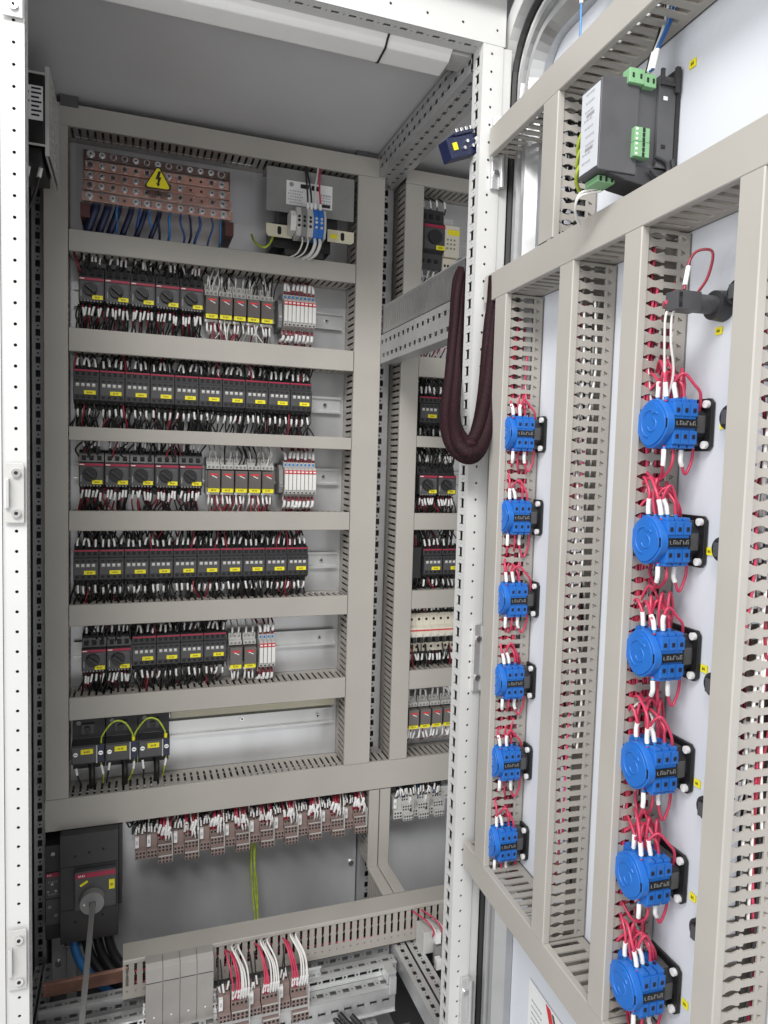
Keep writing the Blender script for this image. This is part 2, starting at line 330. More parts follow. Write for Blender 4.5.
# right front post
b = MB()
perf(b, (0.4745, 0.97, zb), Z, X, -Y, 0.612-zb, 0.030, [(0, 0.009, None), (0.009, 0.020, [('r', 0.0021, 0)]), (0.020, 0.030, None)], 'white_paint')
perf(b, (0.4745, 1.002, zb), Z, -Y, -X, 0.612-zb, 0.032, [(0, 0.007, None), (0.007, 0.024, slotpat(0.0072, 0.0052)), (0.024, 0.032, None)], 'white_paint')
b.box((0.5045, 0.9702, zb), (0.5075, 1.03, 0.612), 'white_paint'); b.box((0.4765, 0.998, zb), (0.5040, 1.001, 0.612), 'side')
b.box((0.5078, 0.972, zb), (0.522, 0.975, 0.612), 'white_paint')
cpart('front_post', b)
for zc in (-0.292, 0.46, -0.86):
    b = MB(); b.box((0.4925, 0.9635, zc-0.052), (0.5065, 0.9688, zc+0.052), 'rail')
    for z in (-0.03, 0.03): b.cyl((0.4985, 0.9635, zc+z), (0.4985, 0.9605, zc+z), 0.0042, 'steel', 12)
    b.cyl((0.508, 0.962, zc-0.05), (0.508, 0.962, zc+0.05), 0.0045, 'profile', 12); cpart('hinge', b, 0.0006)
# top front rail
b = MB()
perf(b, (-0.15, 0.97, 0.6125), X, Z, -Y, 0.66, 0.09, [(0, 0.012, None), (0.012, 0.030, [None, ('r', 0.0021, 0)]), (0.03, 0.09, None)], 'white_paint', pitch=0.055)
perf(b, (-0.15, 1.000, 0.612), X, -Y, -Z, 0.6245, 0.030, [(0, 0.010, None), (0.010, 0.022, slotpat(0.0055, 0.003)), (0.022, 0.030, None)], 'white_paint')
b.box((-0.15, 1.0002, 0.6122), (0.51, 1.002, 0.70), 'white_paint'); b.box((-0.29, 0.93, 0.7025), (0.62, 1.2, 0.706), 'white_paint')
b.box((-0.29, 0.928, 0.685), (0.62, 0.9325, 0.702), 'white_paint')
cpart('top_rail', b)
# rear posts
def rear_post(x0, x1, name='rear_post'):
    b = MB(); wd = x1-x0
    perf(b, (x0, 1.475, zb), Z, X, -Y, 0.62-zb, wd, [(0, wd*0.25, None), (wd*0.25, wd*0.75, [('s', 0.0062, min(0.0055, wd*0.2)), ('r', 0.002, 0)]), (wd*0.75, wd, None)], 'profile')
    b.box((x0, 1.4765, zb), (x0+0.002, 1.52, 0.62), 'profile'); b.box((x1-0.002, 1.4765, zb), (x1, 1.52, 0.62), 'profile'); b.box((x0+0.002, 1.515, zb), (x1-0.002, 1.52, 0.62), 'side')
    return cpart(name, b)
rear_post(-0.178, -0.158); rear_post(0.487, 0.522)
# roof depth rail, between the two cabinet bays
b = MB()
perf(b, (0.470, 1.0, 0.585), Y, Z, -X, 0.47, 0.045, [(0, 0.008, None), (0.008, 0.024, [('s', 0.006, 0.0035), ('r', 0.002, 0)]), (0.024, 0.029, None), (0.029, 0.041, [('r', 0.002, 0), ('s', 0.006, 0.0033)]), (0.041, 0.045, None)], 'profile')
perf(b, (0.470, 1.0, 0.585), Y, X, -Z, 0.47, 0.052, [(0, 0.008, None), (0.008, 0.022, [('s', 0.006, 0.0035), ('r', 0.002, 0)]), (0.022, 0.030, None), (0.030, 0.044, [('r', 0.002, 0), ('s', 0.006, 0.0035)]), (0.044, 0.052, None)], 'profile')
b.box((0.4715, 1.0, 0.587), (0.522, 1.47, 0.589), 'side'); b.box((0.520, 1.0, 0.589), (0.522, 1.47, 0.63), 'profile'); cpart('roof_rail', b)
b = MB(); b.box((-0.20, 1.50, 0.60), (0.98, 1.54, 0.634), 'profile'); b.cyl((0.45, 1.44, 0.612), (0.45, 1.44, 0.634), 0.011, 'side', 12); b.box((0.425, 1.43, 0.618), (0.485, 1.46, 0.634), 'side'); cpart('rear_top_rail', b)
b = MB(); b.cyl((-0.11, 1.44, 0.612), (-0.11, 1.44, 0.634), 0.011, 'side', 12); b.box((-0.125, 1.42, 0.615), (-0.095, 1.46, 0.634), 'side'); cpart('eye_bolt', b)
# middle depth rail at half height: perforated profile below, ribbed tray above
b = MB(); xr = 0.484
perf(b, (xr, 1.03, 0.209), Y, Z, -X, 0.39, 0.058, [(0, 0.008, None), (0.008, 0.022, [('s', 0.0065, 0.0040), ('r', 0.002, 0)]), (0.022, 0.034, None), (0.034, 0.052, [('r', 0.0022, 0), ('s', 0.0062, 0.0042)]), (0.052, 0.058, None)], 'profile')
b.box((xr+0.0005, 1.03, 0.2085), (xr+0.030, 1.42, 0.2095), 'profile'); b.box((xr+0.002, 1.03, 0.2665), (xr+0.030, 1.42, 0.2685), 'profile'); b.box((xr+0.028, 1.03, 0.2097), (xr+0.030, 1.42, 0.266), 'profile')
cpart('depth_rail', b)
b = MB()
slot_wall(b, (xr+0.002, 1.03, 0.3240), Y, -Z, -X, 0.39, 0.054, dict(bp=[(0.10, 0), (0.10, 0.0011), (0.86, 0.0011), (0.86, 0)], tri=None), 0.0105, 'zinc')
b.box((xr+0.002, 1.03, 0.3242), (xr+0.034, 1.42, 0.3262), 'profile'); b.box((xr+0.032, 1.03, 0.2705), (xr+0.034, 1.42, 0.324), 'profile')
t = thing('cable_tray', 'ribbed zinc cable tray on the half height depth rail between the bays', 'cable tray', (xr, 1.2, 0.27))
o = b.build('tray_channel', t); o.data.transform(Matrix.Translation((-xr, -1.2, -0.27)))
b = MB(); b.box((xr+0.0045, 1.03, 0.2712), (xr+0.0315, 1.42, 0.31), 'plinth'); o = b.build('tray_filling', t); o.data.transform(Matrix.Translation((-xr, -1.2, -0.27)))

# mounting plates
def plate(x0, x1, z0, z1, label):
    b = MB(); b.box((x0, YP, z0), (x1, YP+0.003, z1), 'plate')
    for z in (z0+0.04, z0+0.15):
        for x in (x0+0.012, x1-0.012): b.cyl((x, YP, z), (x, YP-0.004, z), 0.006, 'steel', 12)
    o = b.build('mounting_plate'); tag(o, label, 'mounting plate'); return o
plate(-0.15, 0.4845, -1.06, 0.60, 'wide galvanised mounting plate behind the left bay of breaker rows')
plate(0.527, 0.95, -1.06, 0.60, 'narrow galvanised mounting plate behind the right post')

# ------------------------------------------------------------------ cable ducts on the plates
HD = 0.0785
def hduct(x0, x1, z0, z1, label, grp): return duct((x0, YP, (z0+z1)/2), X, Z, -Y, x1-x0, z1-z0, HD, label, group=grp)
def vduct(x0, x1, z0, z1, label, grp): return duct(((x0+x1)/2, YP, z0), Z, X, -Y, z1-z0, x1-x0, HD+0.0006, label, group=grp)
G = 'grey slotted cable ducts on the mounting plates'
ROWS = [(0.583, 0.621), (0.367, 0.405), (0.189, 0.231), (0.028, 0.053), (-0.139, -0.1015), (-0.3175, -0.277), (-0.496, -0.453)]
hduct(-0.153, 0.4845, *ROWS[0], 'grey cable duct across the very top of the left plate', G)
for i, n in enumerate(['between busbars and top motor breakers', 'under the top row of motor breakers', 'thin, under the second row of ten contactors', 'under the third row of motor breakers', 'under the fourth row of ten contactors', 'under the mixed fifth row']):
    hduct(-0.111, 0.4255, *ROWS[i+1], 'grey horizontal cable duct '+n, G)
hduct(-0.153, 0.80, -0.7065, -0.645, 'broad grey cable duct along the bottom of the device rows', G)
vduct(-0.1525, -0.1125, -0.6440, 0.582, 'grey vertical cable duct down the left edge of the rows', G)
vduct(0.427, 0.4845, -0.6440, 0.582, 'broad grey vertical cable duct right of the rows', G)
vduct(0.4865, 0.5095, -0.8795, -0.7075, 'short grey vertical duct below the broad bottom duct, left one', G)
vduct(0.5115, 0.5355, -0.8795, -0.7075, 'short grey vertical duct below the broad bottom duct, right one', G)
vduct(0.5305, 0.571, -0.644, 0.582, 'tall grey vertical duct left of the narrow right plate', G)
hduct(0.5305, 0.80, 0.583, 0.612, 'grey cable duct across the top of the narrow plate', G)
RR = [(0.189, 0.231), (0.039, 0.063), (-0.1395, -0.103), (-0.312, -0.272), (-0.4905, -0.449)]
for (z0, z1), n in zip(RR, ['under the overload relay', 'thin, under the two upper contactors', 'under the two motor breakers', 'above the white circuit breakers', 'under the white circuit breakers']):
    hduct(0.5715, 0.80, z0, z1, 'grey short cable duct behind the right post, '+n, G)
# horizontal ducts over the floor, lid up
ZL = -0.88; HF = 0.075
duct((-0.0135, 1.2905, ZL-HF), X, Y, Z, 0.92, 0.049, HF, 'grey floor level cable duct with lid up and keyhole slots facing front', STY_LOW, 0.0142, G)
duct((0.498, 1.3165, ZL-HF), Y, X, Z, 0.105, 0.023, HF, 'grey floor level duct running back from the front duct, left one', STY_BACK, 0.013, G)
duct((0.5235, 1.3165, ZL-HF), Y, X, Z, 0.105, 0.024, HF, 'grey floor level duct running back from the front duct, right one', STY_BACK, 0.013, G)

# ------------------------------------------------------------------ DIN rails
def din(x0, x1, zc, label, y=1.4885, wd=0.035):
    b = MB(); h = wd/2
    b.prism([(y, zc-h), (y, zc-h+0.0045), (y+0.006, zc-h+0.006), (y+0.006, zc+h-0.006), (y, zc+h-0.0045), (y, zc+h), (y+0.0012, zc+h), (y+0.0012, zc+h-0.0035), (y+0.0075, zc+h-0.0055), (y+0.0075, zc-h+0.0055), (y+0.0012, zc-h+0.0035), (y+0.0012, zc-h)], x0, x1, 'rail', axes=(1, 2, 0))
    x = x1-0.035
    b.cyl((x, y+0.006, zc), (x, y+0.002, zc), 0.0045, 'steel', 12); b.cyl((x, y+0.0021, zc), (x, y+0.0015, zc), 0.0022, 'hole', 6)
    return tag(b.build('mounting_rail'), label, 'mounting rail', 'zinc mounting rails behind the devices')
RC = [0.305, 0.125, -0.030, -0.211, -0.382, -0.556]
for z, n in zip([0.300, 0.123, -0.030, -0.211, -0.381, -0.556], ['the top row of motor breakers', 'the second row of ten contactors', 'the third row with motor breakers', 'the fourth row of ten contactors', 'the mixed fifth row', 'the three surge terminals, mostly bare']):
    din(-0.108, 0.42, z, 'zinc mounting rail carrying '+n)
b = MB(); b.box((0.074, 1.480, -0.530), (0.42, 1.4990, -0.505), 'cream'); tag(b.build('plate_glare_strip', bevel=0.001), 'cream strip painting the bright plate reflection above the bare lowest rail', 'strip')  # bright reflection on the plate, built as an added cream strip
b = MB(); b.cyl((0.22, 1.4945, -0.548), (0.22, 1.4905, -0.548), 0.0045, 'steel', 12); b.cyl((0.22, 1.4906, -0.548), (0.22, 1.4899, -0.548), 0.0022, 'hole', 6); tag(b.build('rail_screw'), 'steel screw in the middle of the bare lowest rail', 'screw')
for z, n in zip([0.485, 0.123, -0.030, -0.211, -0.37, -0.553], ['the overload relay', 'two upper contactors', 'two motor breakers', 'two lower contactors', 'the white circuit breakers', 'the plug in relays']):
    din(0.573, 0.79, z, 'short zinc rail behind the right post carrying '+n)

# ------------------------------------------------------------------ device prototypes (front -Y, origin on rail centre at the plate, Y=0 is plate)
def marks(b, cx, y, cz, wd, h, n, m='ink'):
    step = wd/n
    for i in range(n):
        x = cx-wd/2+step*(i+0.5); hh = h*random.uniform(0.7, 1)
        b.box((x-step*0.32, y-0.0002, cz-hh/2), (x+step*0.10, y+0.0004, cz+hh/2), m)
        if i % 2 == 0: b.box((x+step*0.10, y-0.0002, cz-hh/2), (x+step*0.34, y+0.0004, cz-hh/2+h*0.28), m)
def label_plate(cx, cz, y, wd, h, parent, name='name_tag'):
    b = MB(); b.box((cx-wd/2, y, cz-h/2), (cx+wd/2, y+0.0012, cz+h/2), 'yellow'); marks(b, cx, y, cz, wd*0.5, h*0.5, 4); return b.build(name, parent)
def make_breaker():
    r = thing('motor_breaker', '', 'breaker'); w_ = 0.0218
    b = MB()
    b.prism([(-0.001, -0.042), (-0.036, -0.042), (-0.036, -0.030), (-0.050, -0.026), (-0.060, -0.024), (-0.060, 0.017), (-0.050, 0.019), (-0.044, 0.036), (-0.036, 0.042), (-0.001, 0.042)], -w_, w_, 'char', axes=(1, 2, 0))
    for k in (-1, 0, 1):
        b.cb((k*0.0135, -0.0485, 0.0275), (0.0075, 0.006, 0.007), 'hole'); b.cb((k*0.0135, -0.0405, 0.038), (0.007, 0.008, 0.006), 'hole')
        b.cb((k*0.0135, -0.0505, -0.0272), (0.0070, 0.008, 0.004), 'hole')
    b.box((-0.0195, -0.0608, -0.0238), (0.0195, -0.06, 0.0105), 'char2')
    for i in range(7): b.cb((-0.017+i*0.0055, -0.0585, -0.0252), (0.003, 0.004, 0.003), 'midgrey')
    for i in range(5): b.box((-0.004+i*0.004, -0.0611, 0.0065+(i % 2)*0.0008), (-0.0012+i*0.004, -0.0607, 0.0072+(i % 2)*0.0008), 'inkgrey')
    b.box((-0.0185, -0.0611, -0.018), (-0.0165, -0.0607, -0.006), 'inkgrey')
    b.build('body', r, bevel=0.0007)
    b = MB(); b.box((-0.0212, -0.0613, 0.0118), (0.0212, -0.0595, 0.0162), 'red'); b.box((-0.020, -0.0616, 0.0132), (-0.012, -0.0612, 0.0150), 'sleeve'); b.build('red_band', r)
    b = MB(); b.cyl((-0.002, -0.0608, -0.004), (-0.002, -0.066, -0.004), 0.0126, 'knob', 24, 0.0118); kb = b.build('knob', r)
    b = MB(); b.frame(Vector((math.cos(0.9), 0, math.sin(0.9))), Y, Vector((-math.sin(0.9), 0, math.cos(0.9))), (-0.002, 0, -0.004)); b.cb((0, -0.0685, 0), (0.0052, 0.005, 0.021), 'char'); b.build('grip', kb, bevel=0.001)
    label_plate(0.0105, -0.0185, -0.0625, 0.018, 0.0075, r)
    return r
def make_contactor():
    r = thing('contactor', '', 'contactor'); w_ = 0.0221
    b = MB()
    b.prism([(-0.001, -0.040), (-0.034, -0.040), (-0.034, -0.033), (-0.047, -0.031), (-0.056, -0.0265), (-0.060, -0.024), (-0.060, 0.016), (-0.054, 0.018), (-0.054, 0.032), (-0.036, 0.035), (-0.036, 0.040), (-0.001, 0.040)], -w_, w_, 'char', axes=(1, 2, 0))
    for k in range(4):
        x = -0.0155+k*0.0104
        b.cb((x, -0.0525, 0.0245), (0.0062, 0.004, 0.0062), 'hole'); b.cb((x, -0.0585, -0.0192), (0.0056, 0.004, 0.0048), 'hole')
        b.cb((x, -0.0585, 0.0112), (0.0054, 0.0036, 0.003), 'hole'); b.cb((x, -0.0505, -0.0292), (0.005, 0.006, 0.004), 'hole')
    b.box((-0.0205, -0.0607, -0.0145), (0.0205, -0.060, 0.0075), 'char2')
    b.build('body', r, bevel=0.0006)
    b = MB(); b.box((-0.0216, -0.0552, 0.0288), (0.0216, -0.0535, 0.0316), 'red'); b.build('red_band', r)
    b = MB()
    for k in range(4): b.cb((-0.0145+k*0.0092, -0.0608, 0.0032), (0.0058, 0.0022, 0.0058), 'ltgrey'); b.cb((-0.0145+k*0.0092, -0.062, 0.0042), (0.0034, 0.001, 0.0022), 'white')
    b.build('status_windows', r)
    label_plate(0.0065, -0.0105, -0.0620, 0.020, 0.0072, r)
    return r
def make_relay():
    r = thing('plug_in_relay', '', 'relay'); w_ = 0.0130
    b = MB(); b.prism([(-0.001, -0.034), (-0.030, -0.034), (-0.030, 0.015), (-0.046, 0.017), (-0.046, 0.026), (-0.036, 0.028), (-0.036, 0.040), (-0.001, 0.040)], -w_, w_, 'ltgrey', axes=(1, 2, 0))
    for i in range(3):
        for j in range(2): b.cb((-0.008+i*0.008, -0.0455+j*0.010, 0.0215+j*0.012), (0.0042, 0.003, 0.0042), 'midgrey')
    b.build('socket', r, bevel=0.0006)
    b = MB(); b.box((-0.0122, -0.060, -0.020), (0.0122, -0.030, 0.0145), 'relay')
    c = b.build('relay_cube', r, bevel=0.001)
    b = MB(); b.box((-0.008, -0.0606, 0.005), (0.008, -0.0599, 0.0085), 'redmark'); b.frame(Vector((0.9, 0, -0.43)), Y, Vector((0.43, 0, 0.9)), (0, 0, 0.003)); b.box((-0.004, -0.0606, -0.0008), (0.007, -0.06, 0.0008), 'sleeve'); b.build('red_marking', c)
    label_plate(0, -0.0245, -0.0575, 0.0225, 0.0085, r)
    b = MB(); b.box((-0.012, -0.046, -0.034), (0.012, -0.031, -0.0295), 'white'); b.build('retaining_clip', r)
    return r
def make_slice():
    r = thing('terminal_slice', '', 'terminal'); w_ = 0.0038
    b = MB(); b.prism([(-0.008, -0.045), (-0.040, -0.045), (-0.040, -0.034), (-0.060, -0.030), (-0.060, 0.022), (-0.046, 0.026), (-0.046, 0.034), (-0.030, 0.040), (-0.008, 0.040)], -w_, w_, 'ltgrey', axes=(1, 2, 0))
    b.cb((0, -0.0595, -0.0275), (0.0040, 0.002, 0.003), 'hole'); b.cb((0, -0.043, 0.0295), (0.0042, 0.008, 0.005), 'w_lblue'); b.build('body', r, bevel=0.0004)
    b = MB(); b.box((-0.0034, -0.0625, -0.022), (0.0034, -0.058, 0.0105), 'white'); b.build('fuse_lever', r, bevel=0.0005)
    b = MB(); b.box((-0.0037, -0.0622, 0.0115), (0.0037, -0.058, 0.0185), 'redmark'); b.box((-0.0028, -0.0625, 0.0135), (0.0026, -0.062, 0.0165), 'sleeve'); b.build('red_marker', r)
    return r
K = dict(brk=Kind(make_breaker()), con=Kind(make_contactor()), rel=Kind(make_relay()), sli=Kind(make_slice()))

# ------------------------------------------------------------------ wires: short runs from a clamp into the duct
def make_wire(name, mname, r, top, seed, ln=0.040, sl0=0.006, sl1=0.019, sleeve=True, back=0.03):
    rs = random.Random(seed); s = 1 if top else -1
    dx = rs.uniform(-0.0065, 0.0065); dy = rs.uniform(-0.008, 0.002)
    pts = [(0, 0.004, -s*0.003), (0, -0.001, s*0.004), (dx*0.4, dy*0.6-0.001, s*0.016), (dx*0.8, dy*0.7+0.002, s*ln*0.6), (dx, back*0.4, s*ln*0.85), (dx*1.2, back, s*ln*1.15)]
    b = MB(); b.tube(pts, r, mname, 6, 4); o = b.build(name); o['category'] = 'wire'
    if sleeve:
        q = spline(pts, 12); a = [p for p in q if sl0 <= abs(p.z) <= sl1 and p.y < 0.006]
        b = MB(); b.tube([a[0], a[len(a)//3], a[2*len(a)//3], a[-1]], r*1.45, 'sleeve', 7, 3); b.build('marker_sleeve', o)
    return o
WK = {}
BULK = MB(); STATE = dict(bulk=False)
def wire(colour, top, loc, label, group, ln=0.040, rw=0.0015, back=0.03):
    if STATE['bulk']:
        q = Vector(loc); s = 1 if top else -1; dx = random.uniform(-0.007, 0.007); dy = random.uniform(-0.006, 0.001)
        BULK.tube([q+Vector(p) for p in ((0, 0.004, -s*0.003), (0, -0.001, s*0.004), (dx*0.4, dy*0.6-0.001, s*0.016), (dx*0.8, dy*0.7+0.002, s*ln*0.6), (dx, back*0.4, s*ln*0.85), (dx*1.2, back, s*ln*1.15))], rw, colour, 6, 4)
        a = random.uniform(0.004, 0.008); BULK.tube([q+Vector((0, -0.001, s*a)), q+Vector((dx*0.4, dy*0.6-0.001, s*0.016)), q+Vector((dx*0.62, dy*0.66, s*(a+0.014)))], rw*1.55, 'sleeve', 7, 3); return
    v = random.randrange(7); key = (colour, top, v, ln, rw, back)
    if key not in WK:
        nm = {'w_black': 'black_wire', 'w_red': 'red_wire', 'w_dred': 'wine_red_wire', 'w_white': 'white_wire', 'w_blue': 'blue_wire', 'w_lblue': 'light_blue_wire', 'w_green': 'earth_wire'}[colour]
        a = random.uniform(0.003, 0.009)
        WK[key] = Kind(make_wire(nm, colour, rw, top, hash((top, v, int(ln*1000))) % 9999, ln, a, a+random.uniform(0.013, 0.017), True, back))
    return WK[key].put(loc, label, group, rz=random.uniform(-0.25, 0.25))
CN = {'w_black': 'black', 'w_red': 'red', 'w_dred': 'wine red', 'w_white': 'white', 'w_blue': 'blue', 'w_lblue': 'light blue', 'w_green': 'green and yellow'}
def wires(colours, top, xs, y, z, dev, ln=0.040, rw=0.0015, back=0.03):
    for i, x in enumerate(xs):
        c = colours[i % len(colours)]; where = 'above' if top else 'below'
        wire(c, top, (x+random.uniform(-0.0007, 0.0007), y+random.uniform(-0.001, 0.001), z), f'{CN[c]} wire with white sleeve {where} {dev}', f'{CN[c]} wires {where} {dev}', ln, rw, back)
RN = ['top', 'second', 'third', 'fourth', 'fifth']
def put_breaker(x, z, lab, dev, bottom=('w_dred', 'w_black')):
    K['brk'].put((x, YP, z), lab, 'charcoal motor breakers')
    wires(['w_black'], True, [x-0.0135, x, x+0.0135, x+0.006], YP-0.043, z+0.040, dev, 0.030)
    wires(list(bottom), False, [x-0.0155, x-0.0095, x-0.003, x+0.0045, x+0.011, x+0.0165], YP-0.048, z-0.029, dev, 0.042)
def put_contactor(x, z, lab, dev, top=('w_black',), bot=('w_black',)):
    K['con'].put((x, YP, z), lab, 'charcoal contactors')
    xs = [x-0.0155, x-0.0051, x+0.0053, x+0.0157]
    wires(list(top), True, xs, YP-0.047, z+0.033, dev, 0.034); wires(list(bot), False, xs, YP-0.046, z-0.032, dev, 0.034)
def put_relay(x, z, lab, dev, cols=('w_white', 'w_dred', 'w_white')):
    K['rel'].put((x, YP, z), lab, 'plug in relays')
    STATE['bulk'] = z < -0.5
    wires(['w_white', 'w_white'], True, [x-0.007, x+0.0065], YP-0.040, z+0.036, dev, 0.030); wires(list(cols), False, [x-0.008, x-0.001, x+0.007], YP-0.045, z-0.033, dev, 0.034)
def put_slices(x0, n, z, row, pitch=0.0083):
    for i in range(n):
        dev = f'the white terminals in the {row} row'
        K['sli'].put((x0+pitch*(i+0.5), YP, z), f'slim white terminal with red marker, {ORD[i]} of {n} in the {row} row', 'white fuse terminals with red markers')
    xs = [x0+pitch*(i+0.5) for i in range(n)]
    wires(['w_dred'], True, xs, YP-0.046, z+0.036, dev, 0.030, 0.0022); wires(['w_dred'], False, xs, YP-0.046, z-0.040, dev, 0.028, 0.0022)
def bracket_end(x, z, row):
    b = MB(); b.prism([(-0.006, -0.036), (-0.050, -0.030), (-0.056, -0.018), (-0.050, 0.016), (-0.040, 0.026), (-0.006, 0.030)], -0.004, 0.004, 'midgrey', axes=(1, 2, 0)); b.cyl((0, -0.053, -0.01), (0, -0.0565, -0.01), 0.003, 'steel', 10)
    tag(b.build('end_bracket', loc=(x, YP, z), bevel=0.0006), f'grey end bracket left of the white terminals in the {row} row', 'end bracket')
# rows of the left plate
zc = 0.310
for i in range(5): put_breaker(-0.0745+0.0448*i, zc, f'charcoal motor breaker with round knob, {ORD[i]} of five in the top row', f'the {ORD[i]} motor breaker of the top row')
for i in range(5): put_relay(0.1425+0.0270*i, 0.303, f'grey plug in relay with yellow tag, {ORD[i]} of five in the top row', f'the {ORD[i]} relay of the top row')
put_slices(0.283, 8, 0.303, 'top'); bracket_end(0.2775, 0.300, 'top')
for i in range(10): put_contactor(-0.0835+0.0451*i, 0.128, f'charcoal contactor with yellow tag, {ORD[i]} of ten in the second row', f'the {ORD[i]} contactor of the second row')
for i in range(5): put_breaker(-0.0745+0.0452*i, -0.030, f'charcoal motor breaker with round knob, {ORD[i]} of five in the third row', f'the {ORD[i]} motor breaker of the third row')
for i in range(5): put_relay(0.150+0.0270*i, -0.036, f'grey plug in relay with yellow tag, {ORD[i]} of five in the third row', f'the {ORD[i]} relay of the third row')
put_slices(0.291, 8, -0.036, 'third'); bracket_end(0.2855, -0.034, 'third')
for i in range(10): put_contactor(-0.0835+0.0451*i, -0.209, f'charcoal contactor with yellow tag, {ORD[i]} of ten in the fourth row', f'the {ORD[i]} contactor of the fourth row')
for i in range(2): put_breaker(-0.0695+0.0450*i, -0.384, f'charcoal motor breaker with round knob, {ORD[i]} of two in the fifth row', f'the {ORD[i]} motor breaker of the fifth row')
for i in range(4): put_contactor(0.0215+0.0451*i, -0.380, f'charcoal contactor with yellow tag, {ORD[i]} of four in the fifth row', f'the {ORD[i]} contactor of the fifth row')
for i in range(2): put_relay(0.1985+0.0290*i, -0.395, f'grey plug in relay with yellow tag, {ORD[i]} of two in the fifth row', f'the {ORD[i]} relay of the fifth row')
put_slices(0.2455, 4, -0.393, 'fifth')
# bottom row: three dark terminal units with earth jumpers
def make_unit():
    r = thing('feed_terminal', '', 'terminal'); w_ = 0.0292
    b = MB(); b.prism([(-0.001, -0.062), (-0.030, -0.062), (-0.036, -0.034), (-0.078, -0.034), (-0.078, 0.002), (-0.046, 0.004), (-0.040, 0.046), (-0.001, 0.046)], -w_, w_, 'char', axes=(1, 2, 0))
    b.box((-0.014, -0.047, 0.012), (0.010, -0.0415, 0.032), 'char2'); b.cyl((-0.018, -0.043, 0.036), (-0.018, -0.049, 0.036), 0.0045, 'midgrey', 10); b.cyl((-0.002, -0.044, 0.022), (-0.002, -0.0515, 0.022), 0.0055, 'black', 12)
    b.box((-0.0275, -0.0795, -0.0315), (0.0150, -0.078, -0.0005), 'char2'); b.box((0.0175, -0.0797, -0.0325), (0.0282, -0.078, 0.0015), 'navy')
    b.build('body', r, bevel=0.0008)
    for x in (-0.0215, 0.0228): b = MB(); b.cyl((x, -0.0795, -0.0135), (x, -0.0812, -0.0135), 0.0042, 'steel', 12); b.cb((x, -0.0812, -0.0135), (0.006, 0.0006, 0.0012), 'hole'); b.build('clamp_screw', r)
    b = MB(); b.box((0.0146, -0.0803, -0.033), (0.0168, -0.0785, 0.001), 'ltgrey'); b.build('divider', r)
    label_plate(-0.0015, -0.0095, -0.0808, 0.0215, 0.0095, r)
    return r
unit = Kind(make_unit())
for i in range(3):
    xc = -0.079+0.0598*i
    unit.put((xc, YP, -0.5485), f'dark feed terminal with yellow tag, {ORD[i]} of three on the lowest rail', 'dark feed terminals on the lowest rail')
    for x, c in ((xc-0.0215, 'w_black'), (xc+0.0228, 'w_green')):
        wire(c, False, (x, YP-0.070, -0.583), f'{CN[c]} wire under the {ORD[i]} dark feed terminal', None, 0.045, 0.0017, 0.02)
    b = MB(); b.tube([(0, 0.0, 0), (0.002, -0.006, -0.03), (0.0, 0.01, -0.07), (-0.01, 0.02, -0.10)], 0.0058, 'w_black', 10, 5); tag(b.build('black_cable', loc=(xc+0.004, YP-0.045, -0.586)), f'thick black cable dropping from the {ORD[i]} dark feed terminal', 'cable')
for i in range(2):
    xa = -0.079+0.0598*i+0.0228; xb = xa+0.0598
    b = MB(); b.tube([(0, 0, 0), (0.003, -0.002, 0.018), (0.022, -0.006, 0.043), (0.042, -0.004, 0.040), (0.056, 0, 0.016), (0.0585, 0, 0)], 0.0017, 'w_green', 8, 8)
    o = tag(b.build('earth_jumper', loc=(xa, YP-0.074, -0.548)), f'green and yellow jumper arching from {ORD[i]} to {ORD[i+1]} dark feed terminal', 'wire')
    b = MB(); b.cyl((0.0585, 0, -0.002), (0.0585, 0, 0.009), 0.0032, 'yellow', 10); b.build('ferrule', o)

# right bay devices
STATE['bulk'] = True
for i in range(2): put_contactor(0.6065+0.0452*i, 0.118, f'charcoal contactor behind the right post, {ORD[i]} of two in upper row', f'the {ORD[i]} upper contactor behind the post')
for i in range(2): put_breaker(0.609+0.0450*i, -0.038, f'charcoal motor breaker with round knob behind the right post, {ORD[i]} of two', f'the {ORD[i]} motor breaker behind the post')
for i in range(2): put_contactor(0.627+0.0460*i, -0.216, f'charcoal contactor beside a slim black block behind the right post, {ORD[i]}', f'the {ORD[i]} lower contactor behind the post', ('w_black', 'w_dred'), ('w_black', 'w_dred'))
b = MB(); b.prism([(-0.001, -0.040), (-0.05, -0.036), (-0.052, 0.034), (-0.001, 0.040)], -0.011, 0.011, 'black', axes=(1, 2, 0)); tag(b.build('black_block', loc=(0.5915, YP, -0.214), bevel=0.001), 'slim black block left of the lower contactors behind the post', 'block')
wires(['w_black', 'w_dred', 'w_black', 'w_dred', 'w_black'], True, [0.585+0.013*i for i in range(6)], YP-0.04, 0.236, 'the thin gap behind the braided cable', 0.03)
wires(['w_dred'], False, [0.585+0.012*i for i in range(7)], YP-0.055, 0.277, 'the hidden terminals behind the braided cable', 0.04)
for i in range(4): put_relay(0.5935+0.0283*i, -0.560, f'amber relay with yellow tag behind the post, {ORD[i]} of four above bottom duct', f'the {ORD[i]} relay behind the post')
